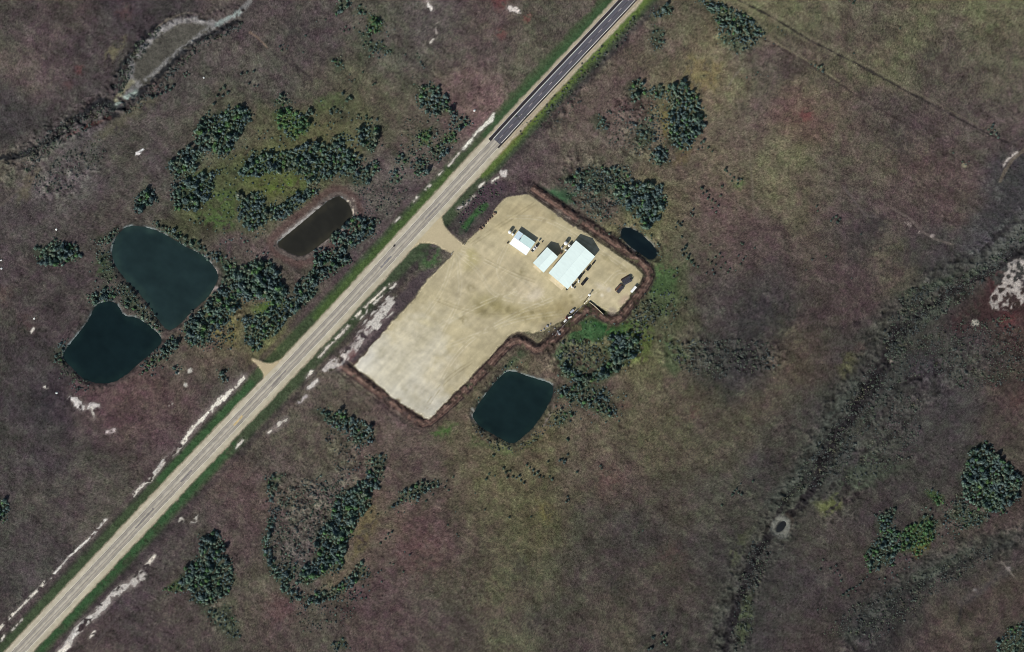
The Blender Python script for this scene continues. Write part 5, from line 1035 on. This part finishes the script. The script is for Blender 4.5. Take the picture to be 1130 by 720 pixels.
# single dark trees and loose strings of shrubs: (place, points or polygon, count, radius range)
SH = [
 ('in the pair of dark bushes on the upper meadow', [(378,104),(386,108),(383,111),(388,109)], 0, (1.2,1.8)),
 ('in the dark knot left of the meadow pair', [(364,122),(368,120),(372,123),(366,125),(376,124)], 0, (1.0,1.6)),
 ('at the right tip of the round meadow cluster', [(342,122),(345,125),(340,126)], 0, (1.3,2.0)),
 ('in the string above the east meadow grove', [(396,128),(404,129),(410,131),(416,132),(398,132)], 0, (.8,1.3)),
 ('in the curved string of shrubs north of the asphalt grove', [(460,60),(462,64),(464,69),(466,73),(468,75),(455,85),(447,60)], 0, (.6,1.0)),
 ('in the tiny group between the trail and the meadow', [(386,88),(391,88),(388,90),(411,94),(414,93),(386,83),(400,80)], 0, (.6,1.0)),
 ('beside the trail at the upper left', [(309,52),(313,50),(316,54),(311,56),(318,51),(335,58),(337,40)], 0, (.6,1.1)),
 ('in the small scatter on the prairie south of the dry creek bed', [(203,82),(206,80),(209,83),(204,85)], 0, (.7,1.1)),
 ('in the slanting hedge beside the dry creek tail', [(168,108),(173,106),(178,104),(183,102),(188,99),(191,95),(184,97)], 0, (1.0,1.6)),
 ('in the small thicket northwest of the dense grove', [(243,100),(247,97),(251,103),(240,106),(236,115),(246,106)], 0, (1.0,1.6)),
 ('in the broken line left of the upper trail', [(266,82),(272,80),(280,79),(275,93),(280,96),(284,95)], 0, (.8,1.3)),
 ('in the group of dots near the top of the meadow', [(376,32),(381,30),(385,33),(391,31),(379,35),(396,26),(359,22),(349,24)], 0, (.5,.9)),
 ('in the loose group south of the square pond', [(555,517),(558,522),(563,520),(566,526),(570,528),(575,530),(578,533),(573,525),(560,527),(540,523),(546,525),(536,529)], 0, (.7,1.3)),
 ('in the slanting group southeast of the square pond', [(581,513),(585,517),(588,519),(590,524),(595,526),(600,527),(606,526),(609,529),(593,522)], 0, (.8,1.4)),
 ('in the dark knot east of the slanting group', [(620,507),(623,509),(622,511),(618,508),(604,510),(626,502),(626,485),(627,486)], 0, (.9,1.4)),
 ('standing alone east of the dark knot', [(663,514.5),(664,517),(637,521)], 0, (.8,1.2)),
 ('in the tight pair on the olive prairie', [(626,549),(627,552),(625,554)], 0, (.7,1.1)),
 ('standing alone below the square pond', [(544,503)], 0, (1.0,1.2)),
 ('dotted on the olive prairie south of the yard', [(524,545),(535,563),(503,565),(494,580),(504,590),(506,592),(586,571),(705,588),(709,586),(562,571)], 0, (.6,1.0)),
 ('dotted along the end of the kidney grove arm', [(487,535),(491,538),(493,531),(478,546),(470,553),(446,566),(440,566),(425,566),(417,568),(409,566),(500,527),(495,541)], 0, (.6,1.1)),
 ('in the small string east of the kidney grove', [(428,590),(430,593),(425,595),(432,587),(420,600),(447,609),(452,612)], 0, (.6,1.1)),
 ('in the dotted line south of the kidney grove', [(409,632),(417,632),(421,630),(430,622),(434,623),(445,631),(406,646),(400,648),(386,655),(404,660),(388,662),(370,672),(364,676),(360,685)], 0, (.5,1.0)),
 ('in the cluster at the bottom edge right of centre', [(730,700),(732,704),(735,702),(733,709),(729,710),(735,712),(720,704),(716,717),(719,716)], 0, (.8,1.5)),
 ('in the trio left of the dark creek', [(810,542),(813,540),(815,544),(818,546),(808,546),(817,534),(796,558),(831,531)], 0, (.7,1.3)),
 ('in the elongated group east of the horseshoe grove', [(775,208),(779,212),(783,216),(785,221),(789,224),(793,227),(786,230),(790,234),(781,219),(795,216),(797,206),(776,214)], 0, (.7,1.3)),
 ('in the green tipped group east of the horseshoe grove', [(802,190),(806,193),(810,196),(814,199),(818,198),(814,204),(808,200),(800,188)], 0, (.8,1.4)),
 ('in the trio below the horseshoe grove', [(774,158),(777,156),(775,163),(771,165),(781,163),(786,168)], 0, (.8,1.3)),
 ('in the dark group just east of the small pond', [(747,246),(750,248),(753,246),(746,251),(752,250),(762,236),(765,232),(764,238),(752,262)], 0, (.8,1.3)),
 ('in the slanting line southeast of the small pond', [(752,277),(755,275),(757,280),(760,283),(758,286),(763,289),(766,293),(770,295),(757,272),(753,282)], 0, (.8,1.4)),
 ('in the wide scatter on the prairie east of the small pond', [(781,287),(785,290),(789,284),(794,281),(797,284),(780,302),(786,298),(790,293),(800,291),(806,297),(812,299),(817,292),(820,287),(823,283),(815,283),(803,301),(795,296),(788,303),(820,270),(818,268),(833,274),(784,271)], 0, (.6,1.1)),
 ('in the dark knot in the middle of the right prairie', [(919,241),(923,239),(927,242),(924,245),(917,244),(901,228),(902,233)], 0, (.8,1.4)),
 ('dotted below the dark knot on the right prairie', [(950,259),(971,275),(940,307),(911,283),(896,287),(890,298)], 0, (.6,.9)),
 ('in the small group on the lower trail', [(899,73),(903,75),(906,74),(902,77),(908,79),(895,72)], 0, (.8,1.3)),
 ('in the group at the far end of the upper trail', [(1091,144),(1095,141),(1098,144),(1093,148),(1099,149),(1096,138),(1102,152)], 0, (.7,1.2)),
 ('at the end of the lower trail', [(1052,169),(1062,179),(1066,182),(1069,178)], 0, (.6,1.0)),
 ('in the tiny group at the top edge on the right', [(938,2),(941,4),(943,1),(936,0),(993,32)], 0, (.7,1.1)),
 ('in the dotted line right of the top edge grove', [(824,86),(829,84),(834,83),(840,83),(847,84),(836,80),(862,34),(866,38),(858,30),(854,49),(942,59)], 0, (.5,.9)),
 ('in the broken string left of the paired grove', [(908,618),(922,624),(924,630),(926,635),(921,632),(916,628),(928,641),(905,629)], 0, (.7,1.1)),
 ('in the short row below the broken string', [(930,656),(934,654),(937,651),(941,650),(945,647),(949,645),(952,641),(936,657),(944,653),(957,637),(970,639)], 0, (.7,1.2)),
 ('in the dotted row below the short row', [(902,673),(908,672),(912,671),(917,670),(905,675),(900,667)], 0, (.5,.9)),
 ('along the foot of the right hand groves', [(1042,597),(1046,594),(1051,589),(1056,586),(1040,601),(1003,564),(1015,557),(1005,562),(1041,565),(990,562)], 0, (.6,1.0)),
 ('standing beside the highway ditch above the arrow grove', [(242,583),(245,586),(240,588),(247,580),(193,608)], 0, (.6,1.1)),
 ('in the faint pair by the left edge near the bottom', [(6,632),(8,638),(7,642),(3,640),(28,634),(32,637),(26,640),(34,631)], 0, (.7,1.2)),
 ('under the clump cut by the left edge', [(3,586),(6,588),(9,590),(3,582),(6,496)], 0, (.8,1.2)),
 ('at the edge of the gravel pad near its southern corner', [(517,412),(518,410)], 0, (.6,1.0)),
 ('in the small group left of the kidney grove top', [(367,437),(371,436),(373,439),(366,440)], 0, (.7,1.1)),
 ('on the green strip between the yard and the highway', [(466,289),(471,292),(474,288),(468,295),(478,291)], 0, (1.0,1.6)),
 ('beside the drain in the green verge north of the entrance', [(502,250),(506,247),(514,241),(522,238),(524,234)], 0, (.8,1.3)),
 ('in the fringe along the small dark pond', [(692,268),(697,272),(688,266),(703,277),(712,287),(720,290),(684,258)], 0, (.7,1.2)),
 ('on the green slope beyond the east corner of the pad', [(724,312),(729,308),(734,316),(722,330),(728,340),(734,336),(733,346),(705,352),(698,356),(690,358),(712,340)], 0, (.7,1.3)),
 ('along the north shore of the square pond', [(520,480),(528,476),(612,418),(617,426),(540,480),(590,476),(601,464)], 0, (.6,1.1)),
 ('near the south shore of the heart shaped pond', [(76,424),(80,422),(84,426),(96,428),(110,428),(52,402)], 0, (.7,1.2)),
 ('dotted on the green meadow', [(245,208),(258,220),(278,205),(292,207),(252,240),(238,253),(246,255),(208,240),(212,252),(184,238),(248,262),(252,266),(327,155),(340,216),(313,216),(318,208)], 0, (.9,1.6)),
]
def sample(poly, sp, seed):
    r = random.Random(seed); xs = [p[0] for p in poly]; ys = [p[1] for p in poly]; out = []; cell = {}
    for _ in range(int((max(xs)-min(xs))*(max(ys)-min(ys))/sp/sp*16)+60):
        x = r.uniform(min(xs)-4, max(xs)+4); y = r.uniform(min(ys)-4, max(ys)+4)
        i_, j_ = min(NX-1, int(np.searchsorted(XS, x))), min(NY-1, int(np.searchsorted(YS, y)))
        if not inside(poly, x + 5*n2[j_, i_] + 4*n3[j_, i_], y + 5*hk[j_, i_, 0] - 4*n3[j_, i_]): continue
        if n3[j_, i_] + n2[j_, i_] < -.55 and r.random() < .7: continue
        ci, cj = int(x/sp), int(y/sp)
        if any(math.hypot(x-q[0], y-q[1]) < sp*.88 for i in (-1,0,1) for j in (-1,0,1) for q in cell.get((ci+i, cj+j), ())): continue
        cell.setdefault((ci, cj), []).append((x, y)); out.append((x, y))
    return out
def blocked(x, y): return any(inside(p, x, y) for p, _ in PONDS) or inside(PAD, x, y)
def inside(poly, x, y):
    ok = False; n = len(poly)
    for k in range(n):
        ax, ay = poly[k]; bx, by = poly[(k+1) % n]
        if (ay > y) != (by > y) and x < (bx-ax)*(y-ay)/(by-ay)+ax: ok = not ok
    return ok
trees = []
for gi, (place, poly, sp, (r0, r1), gc) in enumerate(G):
    for x, y in sample(poly, sp, gi+1):
        if blocked(x, y) or not (-8 < x < 1138 and -8 < y < 728): continue
        if random.random() < .05: continue
        trees.append(((r0 + (r1-r0)*random.random()**1.5)*random.choice((.6,.7,.8,.9,1.0,1.15)), x + random.uniform(-.8,.8), y + random.uniform(-.8,.8), gi, (1 if random.random() < .85 else 0) if gc else (1 if random.random() < .12 else 0)))
fills = []
for gi, (place, poly, sp, (r0, r1), gc) in enumerate(G):
    c_ = np.mean(np.array(poly, float), 0); big = [(x + 3.5*(x-c_[0])/(np.hypot(x-c_[0], y-c_[1])+.1), y + 3.5*(y-c_[1])/(np.hypot(x-c_[0], y-c_[1])+.1)) for x, y in poly]
    for x, y in sample(big, 2.9, 900+gi):
        if not blocked(x, y) and random.random() < .62: fills.append((r1*random.uniform(.24, .46), x, y, 0, 0))
# loose bushes through the green meadow, the green hollow and the fringe northeast of the pad
for k_, (p_, sp_, pr) in enumerate([([(195,200),(240,170),(300,140),(345,110),(400,125),(420,150),(400,185),(350,210),(300,250),(265,268),(215,250)], 4.2, .30), ([(245,255),(300,260),(310,290),(260,300),(230,275)], 4.6, .22), ([(618,398),(640,376),(690,370),(704,385),(690,410),(640,424),(620,415)], 3.6, .45), ([(615,196),(660,182),(700,196),(690,232),(660,245),(632,222)], 3.2, .65), ([(690,130),(735,110),(742,165),(700,172)], 4, .35), ([(200,345),(262,330),(270,385),(220,385)], 3.4, .4), ([(690,360),(715,330),(745,340),(735,375),(705,392)], 4, .4),
   ([(300,560),(350,530),(400,500),(395,545),(350,600),(320,640)], 4, .3), ([(470,110),(520,130),(500,170),(440,190),(430,175)], 4.6, .25), ([(330,660),(400,630),(420,640),(380,690)], 4.4, .35), ([(610,420),(690,430),(690,465),(615,470)], 4.2, .35), ([(100,262),(122,300),(140,320),(100,335),(96,300)], 4, .4), ([(60,385),(80,372),(70,400),(100,426),(84,432),(58,405)], 4, .5), ([(150,405),(190,372),(202,380),(170,414)], 3.8, .5), ([(524,442),(552,408),(572,392),(580,398),(560,412),(530,450)], 3.6, .45), ([(640,226),(690,248),(684,264),(668,258)], 3.8, .4), ([(684,248),(700,246),(730,272),(728,290),(722,274),(700,256)], 3.4, .5), ([(716,296),(748,296),(752,330),(730,352),(712,330)], 4.4, .4), ([(430,150),(470,140),(512,140),(480,180),(440,200)], 5, .3), ([(396,28),(440,24),(430,66),(396,60)], 5, .25), ([(1020,560),(1064,548),(1088,576),(1050,600),(1010,606)], 4.2, .4), ([(640,345),(690,356),(716,352),(700,376),(650,374)], 4.2, .3), ([(955,640),(1000,610),(1030,606),(1000,632),(960,650)], 5, .3), ([(280,330),(316,325),(322,338),(300,362),(280,380)], 3.6, .3)]):
    for x, y in sample(p_, sp_, 1500+k_):
        if not blocked(x, y) and random.random() < pr: fills.append((random.uniform(.4, .95), x, y, 0, 0))
print('FILLS', len(fills))
trees.sort(reverse=True)
print('TREES', len(trees))
first, rest = trees[:300], trees[300:]
for r, x, y, gi, gc in first:
    k = random.randrange(len(CROWNS)); X_, Y_ = W(x, y)
    o = bpy.data.objects.new('bushy_tree', None); COLL.objects.link(o); o.location = (X_, Y_, height(x, y)); o.scale = (r, r*random.uniform(.85,1.15), r*random.uniform(1.1,1.8)); o.rotation_euler = (0, 0, random.uniform(0, 6.28))
    tag(o, 'tall bushy tree ' + G[gi][0], 'tree', 'larger trees ' + G[gi][0])
    link('crown', CM[gc][k], o); link('trunk', TRUNKS[k % 3], o)
def merged(name, items, arrs, m, group=None):
    Vs = []; Fs = []; base = 0; rr = np.random.default_rng(5)
    for r, x, y, *_ in items:
        V, F = arrs[rr.integers(len(arrs))]; a = rr.uniform(0, 6.28); c, s = math.cos(a), math.sin(a); X_, Y_ = W(x, y); q = rr.uniform(.9, 1.35)
        P = np.empty_like(V); P[:, 0] = (V[:, 0]*c - V[:, 1]*s)*r + X_; P[:, 1] = (V[:, 0]*s + V[:, 1]*c)*r + Y_; P[:, 2] = V[:, 2]*r*q + height(x, y) - .05
        Vs.append(P); Fs.append(F + base); base += len(V)
    V = np.concatenate(Vs); F = np.concatenate(Fs); F = F.copy()
    tri = F[:, 2] == F[:, 3]
    me = bpy.data.meshes.new(name); me.vertices.add(len(V)); me.vertices.foreach_set('co', V.astype(np.float32).ravel())
    tot = np.where(tri, 3, 4).astype(np.int32); st_ = np.concatenate([[0], np.cumsum(tot)[:-1]]).astype(np.int32)
    mask = np.ones(F.shape, bool); mask[tri, 3] = False; li = F[mask].astype(np.int32)
    me.loops.add(len(li)); me.loops.foreach_set('vertex_index', li); me.polygons.add(len(F)); me.polygons.foreach_set('loop_start', st_); me.polygons.foreach_set('loop_total', tot)
    me.update(calc_edges=True); me.materials.append(m); o = link(name, me); tag(o, kind='stuff'); return o
for nm, gc, m in (('woodland', 0, M_LEAF), ('green_woodland', 1, M_LEAF_GREEN)):
    o = merged(nm, [t for t in rest if t[4] == gc], CROWNS, m)
    tag(o, 'smaller grey green trees filling the groves' if gc == 0 else 'smaller fresh green trees mixed into the groves', 'trees')
o = merged('undergrowth', fills, SMALL + [crown_arrays(250+k, 60, 1.1) for k in range(4)], M_LEAF); tag(o, 'low bushes between and around the groves', 'bushes')
nsh = 0
for place, pts, _, (r0, r1) in SH:
    for x, y in pts:
        if blocked(x, y) and 'edge of the gravel' not in place: continue
        r = random.uniform(r0, r1); X_, Y_ = W(x + random.uniform(-.5,.5), y + random.uniform(-.5,.5))
        if nsh < 300:
            o = link('shrub', SM_[random.randrange(len(SM_))]); o.location = (X_, Y_, height(x, y) - .05); o.scale = (r, r*random.uniform(.8,1.15), r*random.uniform(1.0,1.4)); o.rotation_euler = (0, 0, random.uniform(0, 6.28))
            tag(o, 'dark shrub ' + place, 'shrub', 'dark shrubs ' + place); nsh += 1
print('SHRUBS', nsh)

# ------------------------------------------------------------------ low grey brush and grass tussocks (nobody could count them)
BR = [ # polygon, spacing, radius range
 ([(630,200),(660,188),(690,200),(676,228),(655,240),(640,222)], 3.0, (.35,.8)), ([(670,120),(715,108),(735,130),(730,165),(700,172),(672,160)], 3.6, (.3,.7)),
 ([(735,380),(790,375),(850,380),(860,405),(800,415),(750,408)], 2.8, (.35,.75)), ([(300,545),(340,530),(380,525),(372,560),(345,590),(345,615),(310,620),(300,600)], 3.0, (.35,.75)), ([(360,470),(390,485),(400,500),(395,525),(370,520)], 3.6, (.3,.65)),
 ([(1000,320),(1040,310),(1080,295),(1120,260),(1135,240),(1135,262),(1090,310),(1050,340),(1010,370),(985,390),(975,370)], 2.6, (.35,.75)), ([(985,390),(1040,360),(1100,350),(1130,360),(1130,420),(1070,430),(1030,410),(990,420)], 3.0, (.3,.65)),
 ([(960,400),(990,420),(960,470),(930,520),(880,545),(860,560),(880,520),(920,470)], 2.7, (.3,.7)), ([(990,430),(1020,440),(1010,500),(960,530),(930,530),(960,490)], 3.2, (.3,.6)),
 ([(830,600),(850,595),(850,620),(835,650),(830,700),(812,720),(806,690),(815,650)], 2.8, (.3,.7)), ([(905,700),(940,670),(1000,640),(1060,615),(1090,600),(1096,612),(1040,650),(990,690),(960,712)], 3.0, (.3,.65)),
 ([(20,170),(60,140),(110,115),(135,118),(100,140),(60,165),(30,190)], 2.6, (.35,.8)), ([(120,100),(140,66),(165,36),(180,28),(170,44),(148,72),(134,104)], 2.4, (.4,.8)), ([(135,124),(180,84),(215,50),(262,26),(266,32),(214,60),(184,92),(145,126)], 2.6, (.35,.8)),
 ([(30,200),(80,165),(110,150),(120,170),(90,200),(50,220)], 3.2, (.3,.6)), ([(600,120),(640,75),(700,20),(706,26),(646,84),(606,128)], 3.0, (.35,.7)),
 ([(566,130),(590,128),(640,100),(640,120),(600,150),(575,150)], 4.0, (.3,.55)), ([(210,345),(240,330),(260,345),(255,375),(230,385)], 3.4, (.4,.8)), ([(445,130),(470,130),(500,150),(480,180),(450,170)], 4.2, (.3,.6)), ([(390,210),(430,200),(450,215),(420,245),(405,240)], 3.2, (.3,.6)),
 ([(620,376),(660,378),(668,396),(640,404),(620,394)], 3.2, (.4,.8)), ([(690,350),(712,330),(730,330),(725,350),(705,370)], 2.8, (.4,.8)), ([(735,320),(760,330),(745,360),(725,350)], 4, (.3,.7)),
 ([(1040,560),(1062,540),(1070,560),(1092,570),(1080,582),(1050,584)], 3.0, (.35,.7)), ([(230,665),(262,680),(262,705),(235,690)], 4, (.3,.6)), ([(320,660),(380,640),(400,650),(380,690),(340,700)], 4.4, (.3,.6)),
 ([(70,395),(80,408),(90,420),(104,424),(104,432),(84,428),(64,404)], 3, (.35,.8)), ([(110,285),(120,285),(150,330),(176,366),(166,368),(138,330)], 3.4, (.35,.7)), ([(515,470),(530,478),(548,486),(565,496),(582,486),(598,470),(610,452),(616,455),(600,478),(566,502),(535,488)], 3.2, (.35,.7)),
 ([(505,230),(540,200),(556,205),(546,220),(510,250)], 3.2, (.3,.6)), ([(1000,385),(985,400),(975,392),(985,378)], 2.6, (.4,.8)),
]
bl = []
for i, (p, sp, (r0, r1)) in enumerate(BR):
    for x, y in sample(p, sp*.8, 500+i):
        if random.random() < .82 and not blocked(x, y) and -20 < x < 1150 and -20 < y < 740: bl.append((random.uniform(r0, r1)*random.choice((.7,.9,1.2,1.5,1.9)), x, y))
M_BRUSH = leaf_mat('grey brown brush', (.035,.040,.037), (.070,.076,.068), (.13,.138,.122))
o = merged('low_brush', bl, [crown_arrays(300+k, 20, .55) for k in range(5)], M_BRUSH); tag(o, 'low grey brush growing along creek, hollows and groves', 'brush')
# tussocks: small leaning clumps of blades taking the tone of the soil beside them
nT = 90000
tx = RNG.uniform(-15, 1145, nT); ty = RNG.uniform(-15, 735, nT)
ii = np.clip(np.searchsorted(XS, tx), 1, NX-1); jj = np.clip(np.searchsorted(YS, ty), 1, NY-1)
ok = (ROUGH[jj, ii] > .10) & (RNG.random(nT) < .35 + .5*(n2[jj, ii] + n3[jj, ii] + .6))
for p, _ in PONDS:
    w = np.array(p); near = (tx > w[:,0].min()-3) & (tx < w[:,0].max()+3) & (ty > w[:,1].min()-3) & (ty < w[:,1].max()+3)
    q = np.where(near & ok)[0]; ok[q[poly_sd(p, tx[q], ty[q]) < 1]] = False
tx, ty, ii, jj = tx[ok], ty[ok], ii[ok], jj[ok]; n = len(tx)
R_ = RNG.uniform(.22, .55, n); Hh = R_*RNG.uniform(.7, 1.4, n); a0 = RNG.uniform(0, 6.28, n)
base = np.stack([(tx-565)*S, (360-ty)*S, np.minimum(H[jj, ii], H[jj-1, ii-1])-.05], -1)
vv = []
for k in range(4):
    a = a0 + k*math.pi/2; j = RNG.uniform(.7, 1.2, n); vv.append(base + np.stack([np.cos(a)*R_*j, np.sin(a)*R_*j, 0*a], -1))
vv.append(base + np.stack([RNG.normal(0, .12, n), RNG.normal(0, .12, n), Hh], -1))
V = np.stack(vv, 1).reshape(-1, 3); b5 = np.arange(n)*5
F = np.stack([np.stack([b5+k, b5+(k+1) % 4, b5+4], -1) for k in range(4)], 1).reshape(-1, 3)
C_ = COL[jj, ii]*RNG.uniform(.75, 1.35, (n, 1))*RNG.uniform(.94, 1.06, (n, 3)); C_ = np.repeat(C_, 5, 0)
o = link('prairie_grass', np_mesh('prairie_grass', V, F, M_GROUND, False, np.clip(C_, .004, .5))); tag(o, 'dry grass tussocks covering the prairie', 'grass', kind='stuff')
